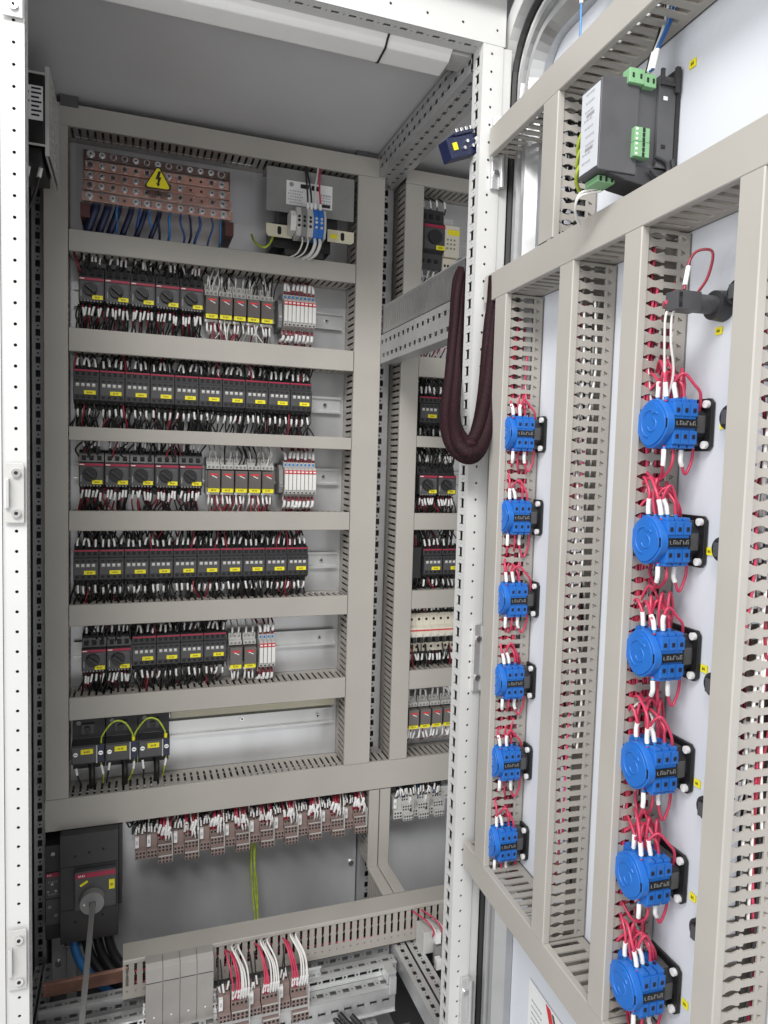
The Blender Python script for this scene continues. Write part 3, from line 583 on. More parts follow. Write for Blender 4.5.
# white circuit breaker row
mc = thing('circuit_breaker', '', 'circuit breaker'); b = MB()
b.prism([(-0.001, -0.044), (-0.044, -0.044), (-0.044, -0.026), (-0.064, -0.020), (-0.064, 0.014), (-0.056, 0.018), (-0.052, 0.044), (-0.001, 0.044)], -0.0086, 0.0086, 'ivory', axes=(1, 2, 0))
b.cyl((0, -0.0500, 0.031), (0, -0.0545, 0.031), 0.0030, 'hole', 10); b.cyl((0, -0.043, -0.034), (0, -0.0448, -0.034), 0.0030, 'hole', 10); b.box((-0.0084, -0.0646, -0.0195), (0.0084, -0.064, -0.0075), 'hole'); b.build('body', mc, bevel=0.0006)
b = MB(); b.cb((0, -0.0655, -0.0035), (0.0072, 0.004, 0.0075), 'white'); b.cb((0, -0.069, -0.012), (0.0078, 0.011, 0.012), 'black'); b.build('toggle', mc, bevel=0.0006)
b = MB(); b.cb((0, -0.0643, 0.0078), (0.0170, 0.0012, 0.0028), 'redmark'); b.build('red_line', mc)
mk = Kind(mc)
for i in range(7):
    mk.put((0.5825+0.0176*i, YP, -0.372), f'white circuit breaker with black toggle behind the post, {ORD[i]} of seven', 'white circuit breakers behind the right post')
    for tp in (True, False): wires(['w_black'], tp, [0.5825+0.0176*i-0.003, 0.5825+0.0176*i+0.004], YP-0.045, -0.372+(0.044 if tp else -0.044), f'the {ORD[i]} white circuit breaker', 0.03, 0.0016)
# overload unit at top right
r = thing('overload_relay', 'charcoal motor starter with round knob and ivory relay at top behind the post', 'relay', (0.617, YP, 0.485))
b = MB(); b.prism([(-0.001, -0.062), (-0.045, -0.062), (-0.05, -0.03), (-0.06, -0.024), (-0.06, 0.03), (-0.052, 0.034), (-0.05, 0.062), (-0.001, 0.062)], -0.043, 0.012, 'char', axes=(1, 2, 0))
for k in range(3): b.cb((-0.033+k*0.0155, -0.0500, 0.047), (0.008, 0.006, 0.010), 'hole'); b.cb((-0.033+k*0.0155, -0.0475, -0.045), (0.007, 0.006, 0.007), 'hole')
b.box((-0.035, -0.0606, -0.022), (0.011, -0.06, 0.022), 'char2'); b.build('body', r, bevel=0.0008)
b = MB(); b.box((-0.036, -0.0612, 0.0225), (0.012, -0.0590, 0.0285), 'red'); b.build('red_band', r)
b = MB(); b.cyl((-0.012, -0.0606, 0.002), (-0.012, -0.067, 0.002), 0.015, 'knob', 22); b.build('knob', r)
label_plate(0.002, -0.019, -0.0625, 0.020, 0.009, r)
b = MB(); b.box((0.0125, -0.058, -0.034), (0.048, -0.002, 0.032), 'ivory'); b.box((0.0125, -0.052, -0.062), (0.044, -0.002, -0.036), 'ivory'); b.box((0.020, -0.060, 0.012), (0.047, -0.0575, 0.023), 'yellow')
for k in range(4): b.cb((0.0175+k*0.0075, -0.0525, -0.052), (0.004, 0.002, 0.005), 'hole')
for k in range(3):
    for j in range(3): b.cb((0.02+k*0.008, -0.0583, 0.002-j*0.009), (0.004, 0.001, 0.004), 'midgrey')
b.box((0.012, -0.05, 0.0335), (0.036, -0.002, 0.048), 'ltgrey'); b.build('overload_module', r, bevel=0.0008)
wires(['w_black'], True, [0.584, 0.5995, 0.615, 0.634], YP-0.045, 0.546, 'the motor starter at top behind the post', 0.034, 0.0016)
wires(['w_black'], False, [0.584, 0.5995, 0.612, 0.625, 0.640], YP-0.045, 0.424, 'the motor starter at top behind the post', 0.034, 0.0016)

STATE['bulk'] = False
# ------------------------------------------------------------------ busbar block with warning sign
r = thing('busbar_block', 'five stacked copper busbars with screws under a clear cover', 'busbars', (0.042, YP, 0.50))
for i, (zc, yf, m) in enumerate([(0.0560, -0.034, 'oldcopper'), (0.0325, -0.046, 'copper'), (0.0100, -0.058, 'copper'), (-0.0120, -0.070, 'copper'), (-0.0350, -0.082, 'copper')]):
    b = MB(); b.box((-0.128-0.001*i, yf, zc-0.0078), (0.130+0.001*i, yf+0.006, zc+0.0078), m); bo = b.build('copper_bar', r, bevel=0.0006)
    b = MB(); rs = random.Random(i)
    for k in range(13):
        x = -0.119+k*0.0197; 
        if i in (1, 2, 3) and k in (9, 10) or (i == 4 and k in (1, 3)): b.cyl((x, yf-0.0001, zc), (x, yf-0.0006, zc), 0.0026, 'hole', 10); continue
        big = 1.25 if k in (0, 12) else 1.0
        b.cyl((x, yf-0.0001, zc), (x, yf-0.0022, zc), 0.0058*big, 'steel', 14); b.cyl((x, yf-0.0022, zc), (x, yf-0.0052, zc), 0.0040*big, 'oldcopper' if rs.random() < 0.5 and i < 4 else 'steel', 10); b.cyl((x, yf-0.0052, zc), (x, yf-0.0055, zc), 0.0018, 'hole', 6)
    b.build('clamp_screws', bo)
for x in (-0.134, 0.121):
    b = MB(); b.box((x, -0.082, -0.072), (x+0.016, -0.001, -0.046), 'support'); b.box((x+0.002, -0.030, -0.0455), (x+0.014, -0.001, 0.066), 'support'); b.build('insulating_support', r, bevel=0.001)
b = MB(); b.box((-0.14, -0.0945, -0.052), (0.17, -0.0925, 0.060), 'clear'); b.build('clear_cover', r)
sg = thing('warning_sign', 'yellow triangular warning sign with black lightning bolt on the busbar cover', 'sign', (0.040, YP-0.0948, 0.505))
def tri(sz, m, y0, y1, rnd_=0.12):
    P = [(-sz, -sz*0.60), (sz, -sz*0.60), (0, sz*1.13)]; out = []
    for i in range(3):
        a, p, c = Vector(P[i-1]), Vector(P[i]), Vector(P[(i+1) % 3]); out += [tuple(p+(a-p)*rnd_), tuple(p+(a-p)*rnd_*0.35+(c-p)*rnd_*0.35), tuple(p+(c-p)*rnd_)]
    b = MB(); b.prism(out, y0, y1, m); return b
tri(0.0255, 'ink', -0.0012, 0).build('black_border', sg); tri(0.0222, 'yellow', -0.0016, -0.0013).build('yellow_face', sg)
b = MB(); b.prism([(0.0005, 0.0165), (0.0052, 0.0165), (0.0022, 0.0060), (0.0056, 0.0060), (0.0016, -0.0058), (0.0042, -0.0050), (-0.0002, -0.0115), (-0.0034, -0.0042), (-0.0010, -0.0052), (-0.0006, 0.0020), (-0.0046, 0.0020)], -0.0021, -0.0017, 'ink'); b.build('lightning_bolt', sg)
for k in range(11):
    if k in (1,): continue
    x = -0.03+0.0185*k+random.uniform(-0.003, 0.003)
    b = MB(); b.tube([(0, 0, 0), (random.uniform(-0.004, 0.004), -0.004, -0.018), (random.uniform(-0.008, 0.008), 0.012, -0.040), (random.uniform(-0.012, 0.012), 0.03, -0.065)], random.choice([0.0018, 0.0022, 0.0026]), random.choice(['w_blue', 'w_blue', 'w_lblue', 'navy']), 8, 5)
    o = tag(b.build('blue_wire', loc=(x, YP-0.077, 0.457)), 'thin blue wire hanging from the lowest copper busbar', 'wire', 'thin blue wires under the busbars')
    b = MB(); b.cyl((0, -0.004, 0.003), (0, -0.004, 0.012), 0.0036, 'steel', 8); b.build('ring_lug', o)
for x, rr in ((-0.064, 0.0075), (-0.044, 0.0068), (-0.026, 0.0062), (-0.004, 0.0055), (0.020, 0.005), (0.045, 0.0045)):
    b = MB(); b.tube([(0, 0, 0.012), (-0.004, -0.006, -0.008), (-0.014, 0.0, -0.035), (-0.026, 0.02, -0.065)], rr, 'navy', 10, 5); tag(b.build('blue_cable', loc=(x, YP-0.068, 0.452)), 'thick dark blue cable below the left end of the busbars', 'cable', 'dark blue cables below the busbars')

# ------------------------------------------------------------------ transformer
r = thing('transformer', 'control transformer behind a grey plate with cream flange and paper rating label', 'transformer', (0.330, YP, 0.50))
b = MB(); b.box((-0.089, -0.078, -0.012), (0.089, -0.0755, 0.072), 'midgrey'); b.box((-0.089, -0.0755, 0.066), (0.089, -0.03, 0.072), 'midgrey'); b.build('cover_plate', r, bevel=0.001)
b = MB(); b.box((-0.075, -0.066, -0.078), (0.045, -0.004, -0.030), 'black'); b.box((-0.05, -0.072, -0.092), (0.03, -0.004, -0.0785), 'char'); b.box((-0.06, -0.060, -0.0295), (0.06, -0.01, 0.06), 'char'); b.build('core', r, bevel=0.002)
b = MB()
for x0, x1, dz in ((-0.089, -0.038, 0), (0.034, 0.089, 0.004)):
    fr = [(x0+0.004 if x0 < 0 else x0, -0.062+dz), (x1 if x0 < 0 else x1-0.006, -0.062+dz), (x1, -0.058+dz), (x1, -0.038+dz), (x0, -0.038+dz), (x0, -0.056+dz)]
    b = MB(); b.prism(fr, -0.082, -0.079, 'cream'); xx = x0+0.026 if x0 < 0 else x0+0.031
    b.prism([(xx+0.0042*math.cos(t), -0.0495+dz+0.0042*math.sin(t)+(0.004 if math.sin(t) > 0 else -0.004)) for t in [math.radians(22.5+45*i) for i in range(8)]], -0.0826, -0.0821, 'hole'); b.build('mounting_flange', r, bevel=0.0006)
b = MB(); b.box((0.040, -0.0832, -0.051), (0.054, -0.0821, -0.043), 'yellow'); b.build('name_tag', r)
b = MB(); b.box((-0.050, -0.0788, 0.004), (0.043, -0.0781, 0.050), 'paper')
b.box((-0.022, -0.0792, 0.038), (-0.005, -0.0787, 0.046), 'ink'); b.box((0.000, -0.0792, 0.037), (0.018, -0.0787, 0.046), 'ink'); b.box((0.020, -0.0792, 0.007), (0.039, -0.0787, 0.013), 'ink'); b.cyl((-0.04, -0.0788, 0.043), (-0.04, -0.0791, 0.043), 0.0046, 'inkgrey', 14)
for j in range(5): marks(b, -0.033 if j % 2 else -0.030, -0.0789, 0.031-j*0.0055, 0.028, 0.0028, 8, 'inkgrey'); marks(b, 0.028, -0.0789, 0.031-j*0.0055 if j < 4 else 0.03, 0.024, 0.0028, 7, 'inkgrey')
b.build('rating_label', r)
t2 = thing('terminal_group', 'grey and blue clamp terminals in front of the transformer flange', 'terminals', (0.323, YP-0.083, 0.462))
for x0, x1, m in ((-0.041, -0.030, 'white'), (-0.0297, -0.020, 'ltgrey'), (-0.0197, -0.0090, 'midgrey'), (-0.0087, 0.0035, 'ltgrey'), (0.0038, 0.0140, 'blue'), (0.0143, 0.0245, 'blue'), (0.0248, 0.0290, 'ltgrey')):
    h = 0.028 if m != 'white' else 0.020
    b = MB(); b.prism([(0, -h), (-0.030, -h+0.002), (-0.036, -h*0.4), (-0.036, h*0.4), (-0.028, h), (0, h)], x0, x1, m, axes=(1, 2, 0))
    if m != 'white' and x1-x0 > 0.006:
        for z in (-0.014, 0.002, 0.014): b.cyl(((x0+x1)/2, -0.0362, z*0.6), ((x0+x1)/2, -0.0372, z*0.6), 0.0028, 'hole' if m != 'blue' else 'steel', 8)
    b.build('clamp', t2, bevel=0.0006)
for x, c in ((-0.006, 'w_black'), (0.0015, 'w_black'), (0.009, 'w_white'), (0.019, 'w_red')):
    tx = {'w_black': -0.004, 'w_white': 0.020, 'w_red': 0.020}[c]
    b = MB(); b.tube([(x, -0.022, 0.020), (x, -0.024, 0.040), (x*0.8+tx*0.2, -0.012, 0.075), (x*0.4+tx*0.8, 0.006, 0.115), (tx+x*0.2, 0.02, 0.135), (tx+x*0.2-0.01, 0.05, 0.138)], 0.0018, c, 8, 6)
    o = tag(b.build({'w_black': 'black_wire', 'w_white': 'white_wire', 'w_red': 'red_wire'}[c], loc=(0.323, YP-0.083, 0.462)), f'{CN[c]} wire rising from the transformer terminals to the top duct', 'wire', 'wires above the transformer terminals')
    b = MB(); b.cyl((x, -0.0235, 0.024), (x, -0.0245, 0.040), 0.0028, 'sleeve', 8); b.build('marker_sleeve', o)
for x, c, rr in ((-0.016, 'w_white', 0.0016), (-0.005, 'w_white', 0.0016), (0.009, 'w_white', 0.0034), (0.019, 'w_white', 0.0034)):
    b = MB(); b.tube([(x, -0.022, -0.022), (x, -0.026, -0.038), (x-0.006, -0.014, -0.054), (x-0.018, 0.01, -0.058), (x-0.026, 0.03, -0.052)], rr, c, 8, 6); tag(b.build('white_wire', loc=(0.323, YP-0.083, 0.462)), 'white wire curling under the transformer terminals', 'wire', 'white wires under the transformer terminals')
b = MB(); b.tube([(0, 0, 0), (0.002, -0.01, -0.02), (-0.012, -0.012, -0.04), (-0.030, 0.0, -0.030), (-0.034, 0.02, -0.01)], 0.0022, 'w_green', 8, 6); tag(b.build('earth_wire', loc=(0.252, YP-0.07, 0.455)), 'green and yellow earth wire curled beside the transformer', 'wire')

# ------------------------------------------------------------------ fan unit on left wall, lamp, navy connector
r = thing('filter_fan', 'black filter fan box with grey grille plate high on the left wall', 'fan', (-0.122, 1.302, 0.525))
b = MB(); b.box((-0.065, -0.070, -0.055), (-0.0075, 0.070, 0.048), 'black'); b.box((-0.060, -0.060, -0.080), (-0.012, 0.05, -0.056), 'black'); b.build('housing', r, bevel=0.002)
b = MB(); b.frame(Y, Z, X); 
perf(b, (-0.001, -0.070, -0.070), Y, Z, X, 0.152, 0.131, [(0, 0.015, None)]+[(0.015+0.012*i, 0.027+0.012*i, [None, ('s', 0.015, 0.003), ('s', 0.015, 0.003), ('s', 0.015, 0.003), None]) for i in range(9)]+[(0.123, 0.131, None)], 'ltgrey', 0.003, 0.152)
b.fr = None; b.box((-0.0070, -0.070, -0.070), (-0.0042, 0.082, 0.061), 'ltgrey'); b.box((-0.0042, -0.070, -0.070), (-0.0012, -0.066, 0.061), 'ltgrey'); b.build('grille_plate', r)
b = MB(); b.box((-0.046, -0.0712, -0.020), (-0.010, -0.0702, 0.030), 'paper')
for j in range(7):
    for k in range(2): b.box((-0.043+k*0.017, -0.0716, 0.0245-j*0.0065), (-0.043+k*0.017+random.uniform(0.010, 0.015), -0.0711, 0.0272-j*0.0065), 'ink')
b.build('rating_label', r)
for z in (-0.056, 0.049): b = MB(); b.box((-0.07, -0.0718, z-0.0015), (-0.006, -0.0705, z+0.0015), 'ltgrey'); b.build('trim_strip', r)
for x in (-0.155, -0.138):
    b = MB(); b.tube([(0, 0, 0), (-0.003, -0.004, -0.025), (-0.012, 0.0, -0.055), (-0.03, 0.02, -0.08)], 0.0024, 'w_black', 8, 5); o = tag(b.build('black_wire', loc=(x, 1.262, 0.452)), 'black wire with white sleeve hanging under the filter fan', 'wire', 'black wires under the filter fan')
    b = MB(); b.tube([(-0.0005, -0.001, -0.006), (-0.003, -0.004, -0.022)], 0.0034, 'sleeve', 8, 2); b.build('marker_sleeve', o)
r = thing('cabinet_lamp', 'long white tube lamp under the front edge of the roof', 'lamp', (0.16, 1.03, 0.62))
b = MB(); b.prism([(-0.030, 0.012), (-0.030, -0.003), (-0.0285, -0.0065), (-0.020, -0.0115), (-0.0165, -0.0150), (-0.0120, -0.0185), (0.022, -0.0215), (0.028, -0.019), (0.031, -0.012), (0.032, 0.012)], -0.31, 0.282, 'lamp', axes=(1, 2, 0)); b.build('diffuser', r, bevel=0.0015)
b = MB(); b.box((-0.31, -0.0295, 0.0125), (0.300, 0.031, 0.0148), 'white'); b.box((0.2825, -0.022, -0.010), (0.312, 0.022, 0.012), 'ltgrey'); b.build('housing', r, bevel=0.0015)
b = MB(); b.prism([(-0.0312, 0.012), (-0.0312, -0.0035), (-0.0293, -0.0074), (-0.0208, -0.0124), (-0.0172, -0.0160), (-0.0124, -0.0197), (0.0223, -0.0227), (0.0289, -0.0199), (0.0322, -0.0124), (0.0332, 0.012)], 0.1795, 0.1825, 'ink', axes=(1, 2, 0)); b.build('retaining_clip', r)
b = MB(); b.box((0.258, -0.0317, -0.003), (0.276, -0.0302, 0.007), 'yellow'); marks(b, 0.267, -0.0318, 0.002, 0.009, 0.004, 4); b.box((0.243, -0.0312, 0.000), (0.253, -0.0302, 0.007), 'paper'); b.build('name_tag', r)
r = thing('navy_connector', 'navy blue terminal connector with steel studs on the right post near the roof', 'connector', (0.452, 0.995, 0.470))
b = MB(); b.frame(Vector((0.90, 0.15, 0.40)).normalized(), Vector((-0.15, 0.98, 0)).normalized(), Vector((-0.40, -0.06, 0.91)).normalized()); b.box((-0.026, -0.012, -0.015), (0.028, 0.012, 0.014), 'navy'); b.box((-0.010, -0.014, 0.0142), (0.026, 0.010, 0.019), 'navy'); b.build('body', r, bevel=0.0015)
fr = b.fr; b = MB(); b.frame(*fr); b.box((-0.019, -0.0135, -0.004), (-0.011, -0.0125, 0.006), 'yellow'); b.build('name_tag', r)
b = MB(); b.frame(*fr)
for i in range(4): b.cyl((-0.004+i*0.009, -0.012, 0.019), (-0.004+i*0.009, -0.012, 0.0235), 0.0028, 'steel', 8); b.cyl((0.000+i*0.008, -0.0122, -0.004+(i % 2)*0.008), (0.000+i*0.008, -0.0155, -0.004+(i % 2)*0.008), 0.0025, 'steel', 8)
b.build('studs', r)

# ------------------------------------------------------------------ main switch at bottom left
r = thing('main_switch', 'large charcoal main breaker with grey rotary handle at bottom left', 'breaker', (-0.0795, YP+0.040, -0.805))
b = MB(); b.box((-0.046, -0.140, -0.112), (0.0555, -0.042, 0.098), 'char'); b.box((-0.074, -0.118, -0.112), (-0.0465, -0.042, 0.072), 'char'); b.box((0.0558, -0.12, -0.062), (0.062, -0.042, 0.097), 'black')
for x, z in ((-0.020, 0.056), (0.004, 0.060), (0.029, 0.063), (-0.020, -0.072), (0.028, -0.066)): b.cyl((x, -0.1398, z), (x, -0.1405, z), 0.0024, 'hole', 8)
b.box((-0.0455, -0.1408, 0.036), (0.055, -0.14, 0.037), 'hole'); b.box((-0.0455, -0.1408, -0.048), (0.055, -0.14, -0.047), 'hole')
b.build('body', r, bevel=0.0015)
b = MB(); b.box((-0.020, -0.152, -0.044), (0.0520, -0.1402, 0.030), 'char2'); hp = b.build('handle_plate', r, bevel=0.001)
b = MB(); b.box((-0.0195, -0.1527, 0.018), (0.0515, -0.151, 0.027), 'red'); marks(b, -0.008, -0.1528, 0.0225, 0.012, 0.004, 4, 'sleeve'); b.build('red_band', hp)
b = MB(); b.frame(Vector((0.85, 0, 0.5)), Y, Vector((-0.5, 0, 0.85)), (-0.004, 0, 0.008)); b.box((-0.008, -0.1535, -0.0022), (0.007, -0.152, 0.0022), 'yellow'); b.build('arrow_mark', hp)
b = MB(); b.box((0.0395, -0.1535, -0.010), (0.0495, -0.1515, 0.008), 'yellow'); marks(b, 0.0445, -0.1537, -0.001, 0.005, 0.006, 3); b.build('name_tag', hp)
b = MB(); b.cyl((0.0105, -0.152, -0.026), (0.0105, -0.166, -0.026), 0.0225, 'midgrey', 32, 0.0212); b.box((0.0055, -0.1668, -0.033), (0.0170, -0.1662, -0.022), 'char2'); b.prism([(-0.006, -0.026), (-0.0015, -0.023), (-0.0015, -0.029)], -0.1668, -0.1662, 'sleeve'); b.build('rotary_handle', r, bevel=0.0008)
b = MB(); b.box((0.0072, -0.66, -0.0315), (0.0158, -0.1665, -0.0230), 'midgrey'); b.build('operating_rod', r, bevel=0.0008)
b = MB(); b.box((-0.0730, -0.1205, -0.030), (-0.0478, -0.118, 0.020), 'char2'); b.box((-0.0722, -0.1212, 0.012), (-0.0486, -0.1203, 0.0195), 'red'); marks(b, -0.066, -0.1214, 0.0158, 0.008, 0.0034, 3, 'sleeve')
for i in range(3): b.cyl((-0.068+i*0.0065, -0.1206, -0.016+(i % 2)*0.014), (-0.068+i*0.0065, -0.1218, -0.016+(i % 2)*0.014), 0.0024, 'ltgrey' if i else 'steel', 8)
marks(b, -0.060, -0.1208, 0.002, 0.018, 0.004, 5, 'inkgrey'); marks(b, -0.060, -0.1208, -0.022, 0.018, 0.004, 6, 'inkgrey'); b.build('trip_module', r, bevel=0.0008)
b = MB(); b.box((-0.0730, -0.1200, -0.082), (-0.0478, -0.118, -0.032), 'char2'); b.cyl((-0.066, -0.12, -0.046), (-0.066, -0.1215, -0.046), 0.0034, 'midgrey', 10); b.cyl((-0.055, -0.12, -0.064), (-0.055, -0.1215, -0.064), 0.0034, 'midgrey', 10); b.build('auxiliary_module', r, bevel=0.0008)
b = MB(); b.cyl((-0.060, -0.118, 0.056), (-0.060, -0.1205, 0.056), 0.0038, 'steel', 10); b.build('cover_screw', r)
for dx, c, rr in ((-0.030, 'w_lblue', 0.0078), (-0.008, 'w_black', 0.0088), (0.012, 'w_black', 0.0088), (0.032, 'w_black', 0.0088)):
    b = MB(); b.tube([(0, 0, 0.02), (0.002, -0.008, -0.02), (0.012, -0.018, -0.050), (0.034, -0.032, -0.078), (0.072, -0.05, -0.105)], rr, c, 12, 6)
    tag(b.build('blue_cable' if c == 'w_lblue' else 'black_cable', loc=(-0.0755+dx, YP-0.065, -0.915)), 'thick blue cable leaving the bottom of the main breaker' if c == 'w_lblue' else 'thick black cable leaving the bottom of the main breaker', 'cable', None if c == 'w_lblue' else 'black cables under the main breaker')

# ------------------------------------------------------------------ terminal strips under the bottom duct and on the floor rail
def make_tall(n=4, lv=3):
    r = thing('terminal_block', '', 'terminal'); p = 0.0067
    b = MB(); hw = n*p/2
    b.prism([(0.0, -0.0485), (-0.046, -0.0485), (-0.046, -0.034), (-0.036, -0.033), (-0.036, -0.016), (-0.026, -0.015), (-0.026, 0.004), (0.0, 0.006)], -hw, hw, 'brown', axes=(1, 2, 0))
    for i in range(n):
        x = -hw+p*(i+0.5)
        for y, z in ((-0.046, -0.0455), (-0.0463, -0.0385), (-0.036, -0.0270), (-0.0363, -0.0205), (-0.026, -0.009), (-0.0263, -0.0015)): b.cb((x, y, z), (0.0036, 0.0012, 0.0036), 'hole')
    b.build('body', r, bevel=0.0004)
    b = MB(); b.box((hw-0.001, -0.0445, -0.0475), (hw+0.0008, -0.002, 0.005), 'ltgrey'); b.box((-hw, -0.0468, -0.0345), (hw, -0.0458, -0.0325), 'ltgrey'); b.box((-hw, -0.0368, -0.0165), (hw, -0.0358, -0.0148), 'ltgrey'); b.build('marker_strip', r)
    return r
def make_short():
    r = thing('end_terminal', '', 'terminal'); b = MB(); b.prism([(0.0, -0.040), (-0.036, -0.040), (-0.036, -0.022), (-0.026, -0.020), (-0.026, 0.004), (0, 0.006)], -0.0104, 0.0104, 'brown', axes=(1, 2, 0))
    for x in (-0.0065, 0.0, 0.0065):
        for y, z in ((-0.036, -0.0350), (-0.036, -0.0275)): b.cb((x, y, z), (0.0036, 0.0012, 0.0038), 'hole')
    b.build('body', r, bevel=0.0004)
    b = MB(); b.box((-0.0100, -0.0335, -0.017), (-0.0030, -0.0265, 0.004), 'sleeve'); marks(b, -0.0062, -0.0336, -0.006, 0.004, 0.008, 3, 'inkgrey'); b.build('marker', r)
    return r
KT = Kind(make_tall()); KS = Kind(make_short())
_b = M['brown']; M['brown'] = M['ltgrey']; KTG = Kind(make_tall()); KSG = Kind(make_short()); M['brown'] = _b
def strip_wires(x, n, y, z, dev, ln, cols, rw=0.0013, up=0.05):
    for i in range(n): wire(cols[i % len(cols)], True, (x+(i-(n-1)/2)*0.0058, y+random.uniform(-0.004, 0.004), z+random.uniform(-0.004, 0.002)), f'{CN[cols[i % len(cols)]]} wire with white sleeve into {dev}', f'{CN[cols[i % len(cols)]]} wires into {dev}', ln, rw, 0.016)
ys, zs = 1.464, -0.750
KS.put((0.0165, ys, zs), 'short brown terminal at far left of the strip under the bottom duct', 'short brown terminals under the bottom duct'); strip_wires(0.0165, 4, ys-0.02, zs+0.004, 'the leftmost short terminal', 0.026, ['w_black'])
for i in range(9):
    x0 = 0.0385+0.0507*i; dz = -0.0018*i*0
    KS.put((x0, ys, zs+dz), f'short brown terminal left of the {ORD[i]} tall terminal under the bottom duct', 'short brown terminals under the bottom duct'); strip_wires(x0+0.002, 4, ys-0.02, zs+0.004, f'the short terminal before tall terminal {ORD[i]}', 0.026, ['w_black'])
    KT.put((x0+0.0245, ys, zs+dz), f'tall pink brown terminal block, {ORD[i]} of nine under the bottom duct', 'tall brown terminal blocks under the bottom duct'); strip_wires(x0+0.0200, 4, ys-0.030, zs-0.001, f'the {ORD[i]} tall terminal', 0.032, ['w_dred', 'w_red', 'w_dred'], 0.0021); strip_wires(x0+0.0315, 3, ys-0.033, zs-0.008, f'the {ORD[i]} tall terminal', 0.036, ['w_white'], 0.0014)
din(0.005, 0.48, -0.766, 'zinc rail behind the brown terminals under the bottom duct', 1.4655, 0.030)
b = MB(); b.box((0.0, 1.473, -0.772), (0.48, 1.499, -0.760), 'zinc'); tag(b.build('rail_support'), 'zinc support strip behind the brown terminal row', 'support')
for i in range(3):
    x0 = 0.566+0.0375*i
    KSG.put((x0-0.009, ys, -0.744), f'short grey terminal with white marker behind the post, {ORD[i]} of three', 'grey terminals at the foot of the narrow plate'); STATE['bulk'] = True; KTG.put((x0+0.0125, ys, -0.738), f'tall grey terminal block behind the post, {ORD[i]} of three at the foot', 'grey terminals at the foot of the narrow plate', scale=(0.85, 1, 1))
    strip_wires(x0, 6, ys-0.03, -0.738, f'the {ORD[i]} foot terminal behind the post', 0.030, ['w_black', 'w_black', 'w_white', 'w_blue'])
STATE['bulk'] = False
din(0.575, 0.78, -0.757, 'zinc rail at the foot of the narrow plate', 1.4655, 0.030)
for dx, c in ((0, 0), (0.004, 0.006), (0.009, -0.004)):
    b = MB(); b.tube([(dx, 0, 0.02), (dx+c*0.4, -0.004, -0.05), (dx+0.004+c, -0.002, -0.11), (dx+0.010, -0.02, -0.20)], 0.0018, 'w_green', 8, 6); tag(b.build('earth_wire', loc=(0.239, 1.462, -0.80)), 'green and yellow earth wire hanging before the bare lower plate', 'wire', 'earth wires before the bare lower plate')

# floor level: rails
def crail(x0, x1, y, z, h, label, dep=0.03, rows=None):
    b = MB(); perf(b, (x0, y, z-h), X, Z, -Y, x1-x0, h, rows or [(0, h*0.3, None), (h*0.3, h*0.7, [('s', 0.007, 0.0028), None]), (h*0.7, h, None)], 'rail')
    perf(b, (x0, y+0.0005, z+0.0015), X, Y, Z, x1-x0, dep, [(0, dep*0.25, None), (dep*0.25, dep*0.75, [('s', 0.0062, dep*0.17), ('r', 0.0022, 0)]), (dep*0.75, dep, None)], 'rail'); b.box((x0, y-0.004, z-h-0.0015), (x1, y+0.004, z-h), 'rail'); b.box((x0, y+dep-0.001, z-h), (x1, y+dep, z-0.0002), 'profile')
    b.prism([(y-0.003, z+0.0016), (y+0.002, z+0.0036), (y+0.004, z+0.0016)], x0, x1, 'rail', axes=(1, 2, 0))
    return tag(b.build('base_rail'), label, 'rail', 'zinc rails across the cabinet base')
crail(-0.15, 0.476, 1.206, -0.992, 0.046, 'zinc base rail with oblong slots, nearest the front')
crail(-0.15, 0.490, 1.240, -0.972, 0.016, 'zinc base rail just below the keyhole duct', 0.024, [(0, 0.004, None), (0.004, 0.013, [('s', 0.007, 0.003), ('r', 0.0025, 0)]), (0.013, 0.016, None)])
crail(-0.15, 0.490, 1.282, -0.9565, 0.034, 'zinc base rail under the keyhole duct', 0.02, [(0, 0.007, None), (0.007, 0.027, [('s', 0.006, 0.004), ('r', 0.002, 0)]), (0.027, 0.034, None)])
b = MB(); b.box((0.460, 1.209, -0.988), (0.478, 1.238, -0.966), 'rail'); b.box((0.462, 1.200, -1.004), (0.476, 1.2055, -0.970), 'rail'); tag(b.build('rail_clamp', bevel=0.001), 'small zinc clamp at the right end of the front base rail', 'clamp')
def drail(x0, x1, y0, y1, z, label):
    b = MB(); wd = (x1-x0)/2-0.002
    for xx in (x0, x1-wd): perf(b, (xx, y0, z), Y, X, Z, y1-y0, wd, [(0, wd*0.22, None), (wd*0.22, wd*0.78, [('s', 0.005, 0.0038), ('r', 0.0018, 0)]), (wd*0.78, wd, None)], 'rail', pitch=0.022)
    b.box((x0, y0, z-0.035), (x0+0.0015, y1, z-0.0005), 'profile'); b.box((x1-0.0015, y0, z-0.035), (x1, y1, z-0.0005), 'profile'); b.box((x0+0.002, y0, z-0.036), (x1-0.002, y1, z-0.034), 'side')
    return tag(b.build('depth_rail'), label, 'rail', 'zinc rails running to the back of the base')
drail(0.494, 0.545, 0.985, 1.330, -0.957, 'zinc double rail running to the back below the right end of the keyhole duct')
drail(0.395, 0.440, 0.99, 1.24, -1.055, 'lower zinc double rail in the dark floor of the cabinet')
drail(-0.175, -0.145, 1.01, 1.46, -0.99, 'zinc double rail along the left side of the floor')
b = MB(); b.box((-0.150, 1.340, -0.972), (-0.006, 1.348, -0.948), 'copper'); tag(b.build('earth_bar', bevel=0.0006), 'copper earth bar on the floor below the main breaker', 'busbar')
b = MB(); b.box((-0.118, 1.44, -1.06), (-0.100, 1.46, -0.935), 'zinc'); b.box((-0.122, 1.435, -0.95), (-0.09, 1.465, -0.945), 'zinc'); tag(b.build('support_foot', bevel=0.001), 'zinc upright behind the cables under the main breaker', 'bracket')
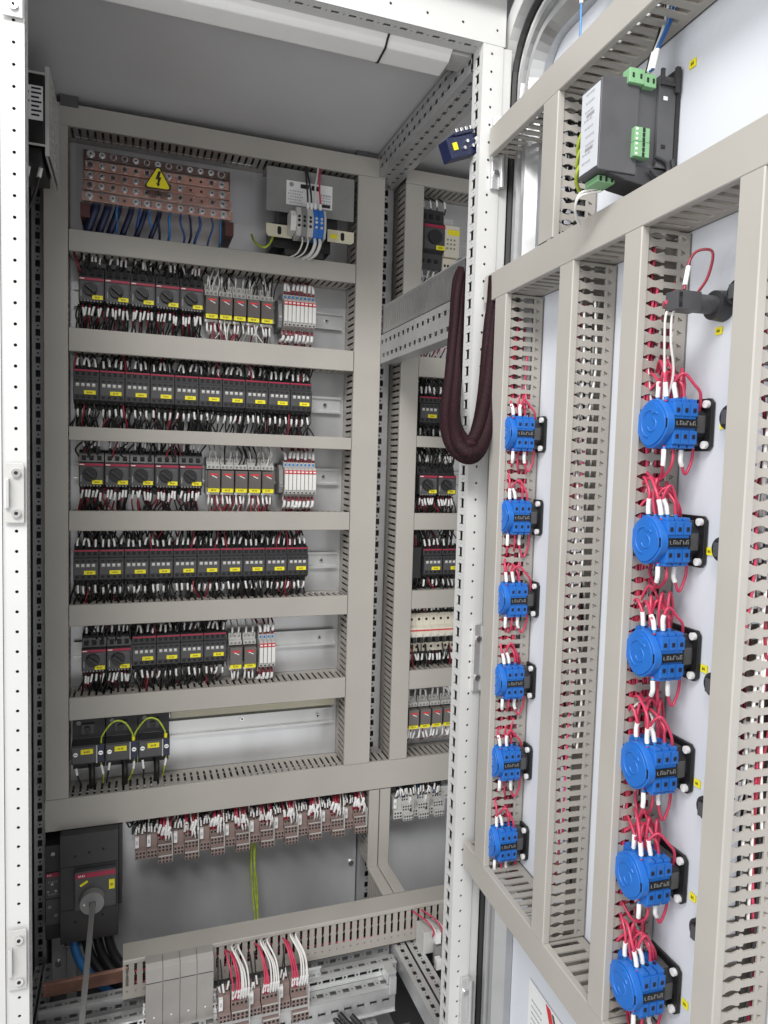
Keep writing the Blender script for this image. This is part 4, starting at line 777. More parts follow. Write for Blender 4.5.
drail(0.290, 0.330, 1.00, 1.23, -1.085, 'lowest zinc double rail in the dark floor beside the floor terminals')
b = MB(); b.box((0.452, 1.075, -1.04), (0.490, 1.165, -1.036), 'zinc'); b.box((0.462, 1.09, -1.0355), (0.482, 1.12, -1.035), 'hole'); b.box((0.452, 1.072, -1.12), (0.490, 1.075, -1.03), 'zinc'); b.cyl((0.458, 1.155, -1.036), (0.458, 1.155, -1.030), 0.004, 'steel', 10); tag(b.build('base_bracket', bevel=0.0008), 'zinc bracket with dark cutout on the floor between the double rails', 'bracket')
for k, (x0, y0) in enumerate(((0.345, 1.19), (0.365, 1.175), (0.385, 1.165))):
    b = MB(); b.tube([(x0, y0+0.03, -1.02), (x0+0.03, y0, -1.045), (x0+0.06, y0-0.05, -1.06), (x0+0.075, y0-0.12, -1.09), (x0+0.07, y0-0.2, -1.12)], 0.005, 'w_black', 8, 6); tag(b.build('black_cable'), 'black cable crossing the dark floor under the zinc rails', 'cable', 'black cables on the cabinet floor')
# grey covered distribution block
r = thing('distribution_block', 'grey covered four pole distribution block on the floor rail', 'terminal', (0.080, 1.236, -0.948))
for i in range(4):
    x0 = -0.0565+0.0288*i
    b = MB(); b.prism([(0.026, -0.15), (-0.004, -0.15), (-0.006, 0.044), (-0.002, 0.066), (0.006, 0.072), (0.026, 0.072)], x0+0.0003, x0+0.0285, 'cover', axes=(1, 2, 0)); b.box((x0+0.001, -0.0068, 0.0425), (x0+0.0275, -0.0058, 0.0435), 'hole'); b.cyl((x0+0.0144, -0.006, -0.020), (x0+0.0144, -0.0072, -0.020), 0.0016, 'sleeve', 10); b.build('pole_cover', r, bevel=0.001)
for i, c in enumerate(['w_lblue', 'black', 'black', 'black']):
    b = MB(); b.tube([(0, 0, -0.03), (0, 0.001, 0.0), (0.0005, 0.008, 0.010), (0.001, 0.030, 0.006)], 0.0074, 'w_lblue' if i == 0 else 'w_black', 10, 5); tag(b.build('blue_cable' if i == 0 else 'black_cable', loc=(0.038+0.0288*i, 1.256, -0.905)), 'blue cable behind the grey distribution block' if i == 0 else 'black cable behind the grey distribution block', 'cable', None if i == 0 else 'black cables behind the distribution block')
for i in range(3):
    x0 = 0.156+0.0535*i; y0, z0 = 1.245, -0.952
    KS.put((x0, y0, z0), f'short brown terminal on the floor rail, left of tall block {ORD[i]}', 'brown terminals on the floor rail'); strip_wires(x0, 3, y0-0.02, z0+0.004, f'the {ORD[i]} short floor terminal', 0.050, ['w_black'])
    KT.put((x0+0.0272, y0, z0-0.004), f'tall pink brown terminal block, {ORD[i]} of three on the floor rail', 'brown terminals on the floor rail', scale=(1.12, 1.05, 1.1))
    for k in range(7):
        c = 'w_red' if k < 3 else 'w_white'; px = x0+0.0145+k*0.0046; top = 0.072-0.004*(k % 3)+(0.006 if c == 'w_white' else 0)
        b = MB(); rx = random.uniform(-0.003, 0.003); pts = [(0, -0.030, 0), (rx*0.5+0.001, -0.034, 0.022), (rx-0.002, -0.026, top*0.72), (rx-0.008 if k < 3 else rx-0.014, -0.004, top), (-0.010, 0.012, top-0.004)]
        b.tube(pts, 0.0017, c, 7, 6); o = tag(b.build('red_wire' if k < 3 else 'white_wire', loc=(px, y0, z0-0.004)), f'{CN[c]} wire arching from keyhole duct into the {ORD[i]} tall floor terminal', 'wire', f'{CN[c]} wires of the {ORD[i]} tall floor terminal')
        b = MB(); b.tube([(0.0003, -0.0305, 0.003+0.002*(k % 2)), (rx*0.5+0.001, -0.034, 0.020)], 0.0024, 'sleeve', 7, 2); b.build('marker_sleeve', o)
din(0.02, 0.34, -0.966, 'zinc rail carrying the floor terminals', 1.2465, 0.03)
r = thing('end_clamp_terminal', 'grey terminal with two white markers beside the right post at the floor', 'terminal', (0.563, 1.247, -0.928))
b = MB(); b.box((-0.022, -0.02, -0.03), (0.014, 0.02, 0.014), 'ltgrey'); b.box((-0.002, -0.032, -0.048), (0.03, -0.0205, -0.012), 'midgrey'); b.build('body', r, bevel=0.001)
b = MB(); b.box((-0.002, -0.034, -0.004), (0.009, -0.0212, 0.018), 'sleeve'); b.build('marker', r, bevel=0.0006); b = MB(); b.box((-0.004, -0.044, -0.050), (0.007, -0.033, -0.028), 'sleeve'); b.build('marker', r, bevel=0.0006)
for dx in (-0.006, 0.012):
    b = MB(); b.tube([(dx, -0.026, 0.008), (dx, -0.030, 0.022), (dx-0.010, -0.018, 0.036), (dx-0.024, 0.024, 0.034)], 0.0017, 'w_red', 7, 6); b.tube([(dx+0.004, -0.026, 0.008), (dx+0.004, -0.030, 0.020), (dx-0.006, -0.018, 0.033), (dx-0.020, 0.024, 0.031)], 0.0017, 'w_white', 7, 6); tag(b.build('twin_wire', loc=(0.563, 1.247, -0.928)), 'red and white twin wire from keyhole duct to the floor terminal by the post', 'wire', 'twin wires by the right post')

rs = random.Random(77)
def clutter(x0, x1, z0, z1, n, cols):
    for i in range(n):
        x = rs.uniform(x0, x1); y = rs.uniform(1.452, 1.480); up = z1 > z0
        p = [(x, y, z0), (x+rs.uniform(-.006, .006), y-rs.uniform(0.0, 0.010), z0+(z1-z0)*0.35), (x+rs.uniform(-.014, .014), y-rs.uniform(-0.004, 0.008), z0+(z1-z0)*0.75), (x+rs.uniform(-.018, .018), y+0.006, z1)]
        BULK.tube(p, 0.0016, rs.choice(cols), 5, 3, caps=False)
BKW = ['w_black']*14+['w_dred']
for (a, b_, zt_, zb_, du, dl, n) in ((-0.10, 0.125, 0.348, 0.274, 0.385, 0.215, 55), (-0.105, 0.345, 0.160, 0.092, 0.208, 0.040, 150), (-0.10, 0.128, 0.008, -0.068, 0.042, -0.120, 45), (-0.105, 0.345, -0.176, -0.246, -0.120, -0.297, 150), (-0.09, 0.0, -0.350, -0.420, -0.30, -0.47, 30), (0.0, 0.18, -0.346, -0.416, -0.30, -0.47, 60)):
    clutter(a, b_, zt_-0.01, du, n, BKW); clutter(a, b_, zb_+0.01, dl, n, BKW)
for (a, b_, zt_, zb_, du, dl, n) in ((0.575, 0.68, 0.150, 0.085, 0.21, 0.05, 45), (0.58, 0.68, -0.0, -0.08, 0.05, -0.12, 35), (0.58, 0.68, -0.185, -0.25, -0.12, -0.29, 40), (0.575, 0.70, -0.335, -0.41, -0.29, -0.47, 40)):
    clutter(a, b_, zt_-0.01, du, n, BKW); clutter(a, b_, zb_+0.01, dl, n, BKW)
clutter(-0.01, 0.46, -0.735, -0.69, 150, ['w_black']*4+['w_dred', 'w_white']); clutter(0.56, 0.68, -0.735, -0.69, 50, ['w_black'])
clutter(0.14, 0.268, 0.325, 0.385, 24, ['w_black', 'w_black', 'w_white']); clutter(0.148, 0.272, -0.01, 0.04, 14, ['w_black', 'w_black', 'w_white']); clutter(0.14, 0.268, 0.275, 0.215, 22, ['w_white', 'w_dred', 'w_black']); clutter(0.148, 0.272, -0.065, -0.12, 22, ['w_white', 'w_dred'])
tag(BULK.build('wire_tangle'), 'dense tangle of mostly black wires behind and between the device rows', 'wires', kind='stuff')

# ------------------------------------------------------------------ braided cable loop
BP = spline([(0.560, 1.14, 0.335), (0.515, 1.075, 0.325), (0.482, 1.038, 0.290), (0.474, 1.028, 0.215), (0.465, 1.015, 0.140), (0.449, 0.985, 0.075), (0.442, 0.950, 0.040), (0.449, 0.925, 0.022), (0.463, 0.925, 0.028), (0.477, 0.930, 0.060), (0.485, 0.934, 0.110), (0.4895, 0.939, 0.170), (0.4925, 0.942, 0.212), (0.4955, 0.943, 0.238), (0.497, 0.944, 0.275)], 5)
b = MB(); UVS = []
for k in range(6):
    pts = []; n = len(BP)
    for i, q in enumerate(BP):
        t = i/(n-1); tn = (BP[min(i+1, n-1)]-BP[max(i-1, 0)]).normalized(); side = Vector((0.30, 0.95, 0.0)); side = (side-tn*side.dot(tn)).normalized(); up = tn.cross(side)
        a = 2*math.pi*k/6+t*2.6+0.35*math.sin(5*t+k*1.7); spread = (0.0058+0.0062*math.exp(-((t-0.5)/0.2)**2))*(0.9+0.18*math.sin(9*t+2.1*k))
        pts.append(q+(side*math.cos(a)+up*math.sin(a))*spread)
    b.tube(pts[::2]+[pts[-1]], lambda t: 0.0072+0.0022*math.exp(-((t-0.5)/0.22)**2)+0.0006*math.sin(11*t+k), 'braid', 12, 3, uv=True); UVS += b.uv
b.uv = UVS
tag(b.build('braided_cable'), 'thick dark red braided cable looping from the cabinet over to the door', 'cable')

# ------------------------------------------------------------------ door
def dpart(name, mb, bevel=0, parent=None):
    o = mb.build(name, parent or cab, bevel=bevel); o.data.transform(Matrix.Translation(-co)); return o
DF = (UD, UZ, -ND)   # local: x = s, y = z, z = -D
def dmb(): return MB().frame(UD, ND, UZ)   # local (s, D, z)
b = dmb(); b.box((0.15, 0.5, -1.16), (1.03, 0.512, 0.72), 'door_paint'); dr = dpart('door', b); dr['label'] = 'open white door seen from its inside'
def frame_path(sv, zt, R=0.075, zb=-1.05, s_end=0.16):
    P = [(sv, zb), (sv, zt-R)]
    for i in range(1, 9): a = math.pi/2*i/8; P.append((sv-R+R*math.cos(a), zt-R+R*math.sin(a)))
    P.append((s_end, zt)); return P
def sweep(b, path, prof, m):
    n = len(path); rows = []
    for i, (s, z) in enumerate(path):
        a = Vector(path[max(i-1, 0)]); c = Vector(path[min(i+1, n-1)]); t = (c-a).normalized(); nrm = Vector((t.y, -t.x))
        rows.append([(s+nrm.x*o, D, z+nrm.y*o) for o, D in prof])
    k = len(prof); V = [p for r_ in rows for p in r_]
    b.add(V, [(i*k+j, i*k+(j+1) % k, (i+1)*k+(j+1) % k, (i+1)*k+j) for i in range(n-1) for j in range(k)], m)
b = dmb(); sweep(b, frame_path(0.952, 0.606), [(-0.026, 0.499), (-0.026, 0.488), (-0.017, 0.472), (-0.008, 0.472), (-0.006, 0.478), (0.006, 0.478), (0.008, 0.472), (0.017, 0.472), (0.024, 0.488), (0.024, 0.499)], 'zinc'); dpart('tubular_frame', b, 0, dr)
b = dmb(); sweep(b, frame_path(0.9985, 0.650, 0.085), [(-0.005, 0.499), (-0.005, 0.482), (-0.002, 0.477), (0.002, 0.477), (0.005, 0.482), (0.005, 0.499)], 'gasket'); dpart('gasket', b, 0, dr)
b = dmb(); sweep(b, frame_path(1.020, 0.672, 0.09), [(-0.009, 0.499), (-0.009, 0.470), (0.010, 0.466), (0.010, 0.499)], 'white_paint'); dpart('door_edge', b, 0, dr)
b = dmb(); sweep(b, frame_path(0.9815, 0.634, 0.08), [(-0.0035, 0.499), (-0.0035, 0.480), (0.0035, 0.480), (0.0035, 0.499)], 'rail'); dpart('frame_lip', b, 0, dr)
GD = 'grey slotted cable ducts on the door'; DL = 0.060
nD = -ND
def dduct_v(s0, s1, z0, z1, label, far=0.0): return duct(dp((s0+s1)/2, 0.4995, z0), UZ, UD, nD, z1-z0, s1-s0, DL+0.0006, label, STY_DOOR, 0.0132, GD, 0.0085)
def dduct_h(s0, s1, z0, z1, label): return duct(dp(s0, 0.4995, (z0+z1)/2), UD, UZ, nD, s1-s0, z1-z0, DL, label, STY_WIDE, 0.0160, GD, 0.008)
dduct_h(0.18, 0.986, 0.452, 0.492, 'grey cable duct across the top of the door above the meter')
dduct_h(0.18, 0.985, 0.240, 0.280, 'grey cable duct across the door just above the blue switches')
dduct_h(0.18, 0.985, -0.620, -0.580, 'grey cable duct across the door below the blue switches')
dduct_v(0.790, 0.826, 0.2805, 0.4515, 'short grey vertical duct on the door left of the meter')
dduct_v(0.911, 0.945, -0.5795, 0.2395, 'grey vertical duct at the hinge side of the door')
dduct_v(0.739, 0.769, -0.5795, 0.2395, 'grey vertical duct between the two columns of blue switches')
dduct_v(0.614, 0.642, -0.5795, 0.2395, 'grey vertical duct left of the nearer column of blue switches')
dduct_v(0.463, 0.489, -0.5795, 0.2395, 'grey vertical duct right of the nearer column of blue switches')
# loose wires inside the door ducts
def fill(s0, s1, z0, z1, cols, n, label, seed):
    rs = random.Random(seed); b = MB()
    for i in range(n):
        s = s0+0.004+(s1-s0-0.010)*rs.random()**1.7; D = rs.uniform(0.448, 0.482); a = rs.uniform(z0, z0+(z1-z0)*0.35); e = rs.uniform(z1-(z1-z0)*0.22, z1); k = 7
        pts = [dp(min(s1-0.005, max(s0+0.0042, s+rs.uniform(-0.006, 0.006))), min(0.494, max(0.449, D+rs.uniform(-0.007, 0.007))), a+(e-a)*j/k) for j in range(k+1)]
        b.tube(pts, 0.0016, rs.choice(cols), 5, 3, caps=False)
    tag(b.build('wire_bundle'), label, 'wires', kind='stuff')
RW = ['w_red', 'w_red', 'w_dred', 'w_white']
fill(0.911, 0.945, -0.57, 0.23, RW, 30, 'red and white wires packed inside the hinge side door duct', 1)
fill(0.739, 0.769, -0.57, 0.23, ['w_white', 'w_white', 'w_white', 'w_dred', 'w_red', 'w_black'], 16, 'red and white wires inside the duct between the switch columns', 2)
fill(0.614, 0.642, -0.57, 0.23, RW, 32, 'red wires packed inside the duct beside the nearer switch column', 3)
fill(0.463, 0.489, -0.57, 0.23, ['w_white', 'w_white', 'w_red', 'w_dred', 'w_black'], 15, 'red and white wires inside the duct nearest the camera', 4)
fill(0.790, 0.826, 0.285, 0.45, ['w_black', 'w_black', 'navy'], 16, 'black wires inside the short duct left of the meter', 5)
# wires in the plate ducts, seen through slots
def fillp(x0, x1, z0, z1, cols, n, label, seed, vert=True):
    rs = random.Random(seed); b = MB()
    for i in range(n):
        k = 6; x = rs.uniform(x0+0.006, x1-0.006); z = rs.uniform(z0+0.005, z1-0.005); y = rs.uniform(1.435, 1.49)
        if vert: pts = [(min(x1-.005, max(x0+.005, x+rs.uniform(-.006, .006))), y+rs.uniform(-.004, .004), z0+(z1-z0)*j/k) for j in range(k+1)]
        else: pts = [(x0+(x1-x0)*j/k, y+rs.uniform(-.004, .004), min(z1-.004, max(z0+.004, z+rs.uniform(-.005, .005)))) for j in range(k+1)]
        b.tube(pts, 0.0016, rs.choice(cols), 5, 3, caps=False)
    tag(b.build('wire_bundle'), label, 'wires', kind='stuff')
BW = ['w_black', 'w_black', 'w_black', 'w_dred', 'w_white']
fillp(0.43, 0.482, -0.63, 0.57, BW, 40, 'mostly black wires inside the broad vertical duct', 11)
fillp(0.534, 0.568, -0.68, 0.57, BW, 26, 'mostly black wires inside the tall duct behind the post', 12)
for i, (z0, z1) in enumerate(ROWS[:7]): fillp(-0.108, 0.424, z0, z1, BW, 14, f'wires inside the {ORD[i]} horizontal duct from the top', 20+i, False)
fillp(-0.15, 0.484, -0.70, -0.65, BW, 30, 'wires inside the broad bottom duct', 31, False)
b = MB(); rs = random.Random(5)
for i in range(26):
    y = rs.uniform(1.272, 1.308); z = rs.uniform(-0.945, -0.895); b.tube([(x, min(1.309, max(1.271, y+rs.uniform(-.006, .006))), z+rs.uniform(-.006, .006)) for x in [-0.0+0.1*j for j in range(8)]], 0.0016, rs.choice(['w_black', 'w_black', 'w_black', 'w_red']), 5, 3, caps=False)
tag(b.build('wire_bundle'), 'black and red wires inside the keyhole duct', 'wires', kind='stuff')

# ------------------------------------------------------------------ rotary switches on the door (local: -Y away from panel, +X towards the near edge)
def make_switch():
    r = thing('rotary_switch', '', 'switch')
    b = MB(); c = 0.004; h = 0.024
    pl = [(-h+c, -h), (h-c, -h), (h, -h+c), (h, h-c), (h-c, h), (-h+c, h), (-h, h-c), (-h, -h+c)]
    b.prism(pl, -0.0045, -0.0008, 'black'); b.cyl((0, -0.0045, 0), (0, -0.017, 0), 0.0185, 'char', 24); b.box((-0.012, -0.016, -0.0195), (0.012, -0.006, 0.0195), 'char2')
    b.box((0.0172, -0.0155, -0.008), (0.0194, -0.0065, 0.008), 'char2'); b.build('mounting_plate', r, bevel=0.0008)
    for sx_ in (-1, 1):
        for sz in (-1, 1): b = MB(); b.cyl((sx_*0.0185, -0.0045, sz*0.0185), (sx_*0.0185, -0.0078, sz*0.0185), 0.0036, 'sleeve', 10); b.build('corner_screw', r)
    b = MB(); R = 0.0218
    def lobed(R, k): return [((R+k*math.cos(4*a+0.5))*math.cos(a), (R+k*math.cos(4*a+0.5))*math.sin(a)) for a in [2*math.pi*i/48 for i in range(48)]]
    b.prism(lobed(R, 0.0007), -0.0478, -0.0405, 'blue'); b.prism(lobed(R-0.0022, 0.0006), -0.0492, -0.0479, 'blue')
    b.box((-0.0195, -0.0402, -0.0192), (0.0198, -0.0172, 0.0192), 'blue')
    for i in range(3):
        y = -0.0365+i*0.0085
        b.box((0.0198, y-0.0036, 0.0065), (0.0206, y+0.0036, 0.0185), 'blue'); b.box((0.0198, y-0.0036, -0.0185), (0.0206, y+0.0036, -0.0065), 'blue')
        b.box((-0.0180, y-0.0034, 0.0192), (0.0185, y+0.0034, 0.0222), 'blue'); b.box((-0.0180, y-0.0034, -0.0222), (0.0185, y+0.0034, -0.0192), 'blue')
    for i in range(3):
        y = -0.0365+i*0.0085
        for z in (0.0118, -0.0118): b.cb((0.0204, y, z), (0.0012, 0.0034, 0.0042), 'navy'); b.cb((0.0204, y, z), (0.0014, 0.0022, 0.0026), 'hole')
        for x in (-0.010, 0.008): b.cyl((x, y, 0.0222), (x, y, 0.0227), 0.0022, 'navy', 8)
    bo = b.build('body', r, bevel=0.0005)
    b = MB(); b.box((0.0206, -0.0440, -0.0040), (0.0216, -0.0172, 0.0040), 'black'); b.box((0.0150, -0.0485, -0.0040), (0.0214, -0.0442, 0.0040), 'black')
    rs = random.Random(3)
    for i in range(6):
        y = -0.0385+i*0.0034; b.box((0.0213, y, -0.0017), (0.0218, y+0.0007, 0.0017), 'midgrey'); b.box((0.0213, y, (0.0014 if i % 2 else -0.0017)), (0.0218, y+0.0023, (0.0022 if i % 2 else -0.0014)), 'midgrey'); 
        if i % 3: b.box((0.0213, y+0.0018, -0.0017), (0.0218, y+0.0024, 0.0004), 'midgrey')
    b.build('name_strip', bo)
    b = MB(); arc = [(0.0125*math.cos(a), 0.0125*math.sin(a)) for a in [math.radians(40+i*20) for i in range(12)]]
    b.tube([(p[0], -0.0492, p[1]) for p in arc], 0.0011, 'blue', 6, 2); b.tube([(0.006*math.cos(a)+0.002, -0.0492, 0.006*math.sin(a)-0.001) for a in [math.radians(200+i*24) for i in range(11)]], 0.0009, 'blue', 6, 2); b.cyl((0.004, -0.0492, 0.013), (0.004, -0.0500, 0.013), 0.0042, 'blue', 16); b.cyl((-0.0195, -0.0495, 0), (-0.0225, -0.0440, 0), 0.003, 'black', 8); b.build('relief_mark', bo)
    return r
KW = Kind(make_switch())
def switch_wires(variant):
    """a set of wires in switch-local coordinates; returns list of (name, colour, points, sleeve span)"""
    rs = random.Random(100+variant); out = []
    for i in range(6):
        y = -0.0405+0.0085*(i % 3)+rs.uniform(-0.001, 0.001); x = (0.010 if i < 3 else -0.006)+rs.uniform(-0.003, 0.003)
        h = 0.050+rs.uniform(-0.010, 0.009); ex = -0.020-rs.uniform(0, 0.020); ey = rs.uniform(-0.045, -0.012)
        if i in (1, 4): ex = x+rs.uniform(-0.004, 0.008); ey = y+0.012+rs.uniform(0, 0.008)
        lean = rs.uniform(-0.007, 0.004)
        pts = [(x, y, 0.020), (x+lean*0.2, y-0.001, 0.031), (x+lean*0.7, y-0.002+lean*0.3, h*0.85), ((x*0.6+ex*0.4), y*0.7+ey*0.3-0.002, h+0.004), (x*0.2+ex*0.8, y*0.3+ey*0.7, h*0.86), (ex, ey, 0.027), (ex-0.006, ey+0.004, 0.008)]
        out.append((pts, 'w_white' if (i == 5 and variant % 2) else 'w_red', i in (2, 4)))
    for i in range(3):
        y = -0.0380+0.0080*i; x = rs.uniform(-0.008, 0.006); h = 0.046+rs.uniform(0, 0.016); x2 = x-rs.uniform(0.004, 0.014); y2 = y+rs.uniform(0.004, 0.010)
        out.append(([(x, y, 0.020), (x+rs.uniform(-.003, .003), y-0.002, h*0.7), ((x+x2)/2, (y+y2)/2-0.001, h), (x2+rs.uniform(-.003, .003), y2, h*0.72), (x2, y2, 0.0205)], 'w_red', True))
    for i in range(3):
        y = -0.0405+0.0085*(i % 3)+rs.uniform(-0.001, 0.001); x = (0.010 if i < 3 else -0.006)+rs.uniform(-0.003, 0.003); ex = -0.018-rs.uniform(0, 0.015); ey = rs.uniform(-0.040, -0.012)
        if i == 2: ex = x-0.002; ey = y+0.013
        h = -0.041-rs.uniform(0, 0.010)
        pts = [(x, y, -0.020), (x+rs.uniform(-0.003, 0.003), y-0.001, -0.032), (x*0.9+ex*0.1, y*0.9+ey*0.1, h*0.9), (x*0.5+ex*0.5, y*0.5+ey*0.5, h-0.004), (ex, ey, h*0.8), (ex, ey+0.001, -0.0205) if i == 2 else (ex-0.004, ey+0.006, h*0.55)]
        out.append((pts, 'w_red', i in (1,)))
    return out
WSETS = []
for v in range(4):
    L = []
    for pts, c, bare in switch_wires(v):
        b = MB(); b.tube(pts, 0.0014, c, 7, 5); o = b.build('red_wire' if c == 'w_red' else 'white_wire'); o['category'] = 'wire'
        q = spline(pts, 10); s = 1 if pts[1][2] > 0 else -1; a = [p for i, p in enumerate(q) if i <= 24 and 0.0235 <= abs(p.z) <= 0.0385]
        b = MB(); b.tube([a[0], a[len(a)//2], a[-1]], 0.0022, 'sleeve', 7, 4)
        if bare: b = None
        else: b.build('marker_sleeve', o)
        b = MB(); b.cyl((pts[0][0], pts[0][1], s*0.0215), tuple(a[0]), 0.0019, 'w_lblue', 7); b.build('ferrule', o)
        L.append((Kind(o), c, s))
    WSETS.append(L)
Z1 = [0.047, -0.067, -0.180, -0.2945, -0.4095, -0.5265]; ZZ = [0.048, -0.069, -0.186, -0.3045, -0.4235, -0.5435]
for col, (sc_, zs_) in enumerate(((0.595, Z1), (0.916, ZZ))):
    cn = 'nearer' if col == 0 else 'farther'
    for i in range(6):
        p = dp(sc_, 0.5, zs_[i])
        KW.put(p, f'blue rotary switch on black plate, {ORD[i]} from top in the {cn} column', 'blue rotary switches on the door', rz=RZD, scale=(1.07, 1.1, 1.06))
        for k, c, s in WSETS[(i*3+col*2) % 4]:
            k.put(p, f'{CN[c]} wire looping {"above" if s > 0 else "below"} the {ORD[i]} blue switch of the {cn} column', f'{CN[c]} wires {"above" if s > 0 else "below"} the {ORD[i]} switch of the {cn} column', rz=RZD, scale=(1.07, 1.1, 1.06))
# pilot lamps (backs) and tags
def make_ring():
    b = MB(); b.cyl((0, -0.0008, 0), (0, -0.012, 0), 0.0125, 'char', 28, 0.0115); b.cyl((0, -0.012, 0), (0, -0.0145, 0), 0.0080, 'black', 20); b.box((-0.003, -0.018, -0.0065), (0.003, -0.0145, 0.0065), 'char2'); return b.build('lamp_socket', bevel=0.0006)
kr = make_ring(); kr['category'] = 'lamp socket'; KR = Kind(kr)
for i, z in enumerate([0.165, 0.052, -0.070, -0.198, -0.318, -0.440]): KR.put(dp(0.540, 0.5, z+0.0), f'round dark lamp socket by the nearest duct, {ORD[i]} from the top', 'round dark lamp sockets on the door', rz=RZD)
tg = MB(); tg.box((-0.0042, -0.0016, -0.0036), (0.0042, -0.0006, 0.0036), 'yellow'); marks(tg, 0, -0.0017, 0, 0.004, 0.003, 3); tg = tg.build('yellow_tag'); tg['category'] = 'tag'; KG = Kind(tg)
for i, (s, z) in enumerate([(0.571, 0.136), (0.558, 0.046), (0.566, -0.075), (0.564, -0.190), (0.564, -0.305), (0.561, -0.420), (0.563, -0.533)]): KG.put(dp(s, 0.5, z), f'small yellow tag on white panel, {ORD[i]} from the top beside the switches', 'small yellow tags on the door panel', rz=RZD)
KG.put(dp(0.629, 0.5, 0.411), 'small yellow tag on the white panel right of the meter', 'small yellow tags on the door panel', rz=RZD, scale=(1.1, 1, 1.1))
def pilot(s, z, label):
    r = thing('pilot_lamp', label, 'pilot lamp', dp(s, 0.5, z), RZD)
    b = MB(); b.cyl((0, -0.001, 0), (0, -0.014, 0), 0.0145, 'char', 26, 0.0135); b.cyl((0, -0.014, 0), (0, -0.034, 0), 0.0088, 'char2', 20); b.build('ring', r, bevel=0.0006)
    b = MB(); b.box((-0.0085, -0.060, -0.0085), (0.0085, -0.0342, 0.0085), 'char2'); b.box((0.0086, -0.059, -0.0065), (0.0089, -0.055, 0.0065), 'char')
    for z2 in (-0.0045, 0.0045): b.cb((0.0089, -0.0570, z2), (0.001, 0.003, 0.0040), 'hole')
    b.build('contact_block', r, bevel=0.001)
    return r
pilot(0.566, 0.158, 'dark pilot lamp back above the nearer switch column'); pilot(0.762, 0.585, 'dark pilot lamp back near the top edge of the door')
b = MB(); b.tube([(0.004, -0.050, 0.010), (0.003, -0.048, 0.020), (0.001, -0.044, 0.036), (0.004, -0.038, 0.046), (0.012, -0.028, 0.044), (0.010, -0.030, 0.022), (0.002, -0.036, 0.006)], 0.0013, 'w_dred', 7, 6); o = tag(b.build('red_wire', loc=dp(0.566, 0.5, 0.158)), 'dark red wire looping over the pilot lamp', 'wire'); o.rotation_euler = (0, 0, RZD)
b = MB(); b.tube([(0.0038, -0.0495, 0.014), (0.0012, -0.0445, 0.032)], 0.0023, 'sleeve', 8, 2); b.build('marker_sleeve', o)
for i, (dx, dy) in enumerate(((-0.006, -0.066), (-0.002, -0.062))):
    b = MB(); b.tube([(dx, dy+0.012, -0.004), (dx-0.001, dy+0.006, -0.012), (dx-0.006, dy+0.010, -0.036), (dx-0.014, dy+0.018+0.003*i, -0.064), (-0.024-0.006*i, -0.044+0.006*i, -0.094)], 0.0012, 'w_white', 7, 6); o = tag(b.build('white_wire', loc=dp(0.566, 0.5, 0.158)), 'white wire falling from pilot lamp towards the top blue switch', 'wire', 'white wires under the pilot lamp'); o.rotation_euler = (0, 0, RZD)
b = MB(); b.tube([(0, 0, 0), (-0.012, 0.006, 0.001), (-0.03, 0.02, 0.004)], 0.0020, 'w_red', 8, 4); o = tag(b.build('red_wire', loc=dp(0.572, 0.44, 0.158)), 'red wire stub running from the pilot lamp into the duct', 'wire'); o.rotation_euler = (0, 0, RZD)
b = MB(); b.tube([(0, 0, 0), (0.0, 0.001, -0.03), (0.0, 0.0, -0.075)], 0.0013, 'w_lblue', 8, 4); o = tag(b.build('light_blue_wire', loc=dp(0.765, 0.45, 0.575)), 'blue wire with white sleeve dropping from the upper pilot lamp', 'wire'); b = MB(); b.cyl((0, 0.0008, -0.012), (0, 0.0010, -0.036), 0.0022, 'sleeve', 8); b.build('marker_sleeve', o)

# ------------------------------------------------------------------ meter module on the door
r = thing('meter_module', 'dark grey electronic module with white label and green connectors on the door', 'module', dp(0.6645, 0.5, 0.348), RZD)
hw = 0.0175
b = MB(); b.prism([(-0.0485, -0.046), (-0.092, -0.046), (-0.093, -0.044), (-0.093, 0.042), (-0.092, 0.044), (-0.060, 0.049), (-0.0485, 0.049)], -hw, hw, 'char2', axes=(1, 2, 0))
b.prism([(-0.006, -0.040), (-0.030, -0.056), (-0.060, -0.052), (-0.082, -0.0462), (-0.0485, -0.0462), (-0.0480, -0.036), (-0.006, -0.036)], -hw+0.001, hw-0.001, 'char', axes=(1, 2, 0))
b.build('housing', r, bevel=0.001)
b = MB(); b.box((-hw-0.004, -0.0483, -0.0355), (hw-0.003, -0.0262, 0.050), 'char2'); b.box((-hw-0.004, -0.0260, -0.0355), (hw+0.001, -0.006, 0.056), 'char2'); b.box((-hw-0.006, -0.0058, -0.034), (hw+0.002, -0.0010, 0.066), 'black')
b.box((hw+0.001, -0.026, 0.046), (hw+0.004, -0.004, 0.0505), 'char'); b.box((hw+0.001, -0.026, 0.0505), (hw+0.004, -0.022, 0.062), 'char'); b.box((hw+0.001, -0.009, 0.040), (hw+0.005, -0.004, 0.066), 'char')
b.tube([(hw+0.003, -0.030, -0.026), (hw+0.003, -0.016, -0.030), (hw+0.003, -0.013, -0.040), (hw+0.003, -0.024, -0.046), (hw+0.003, -0.034, -0.040)], 0.002, 'char', 8, 6); b.tube([(hw+0.003, -0.008, -0.026), (hw+0.003, -0.005, -0.046), (hw+0.003, -0.016, -0.056)], 0.002, 'char', 8, 5)
for z in (0.034, -0.014): b.box((hw+0.001, -0.021, z-0.002), (hw+0.0016, -0.016, z+0.002), 'sleeve' if z > 0 else 'hole')
b.build('rail_foot', r, bevel=0.0008)
b = MB(); b.box((-hw+0.0015, -0.0938, -0.042), (hw-0.0015, -0.0931, 0.040), 'face')
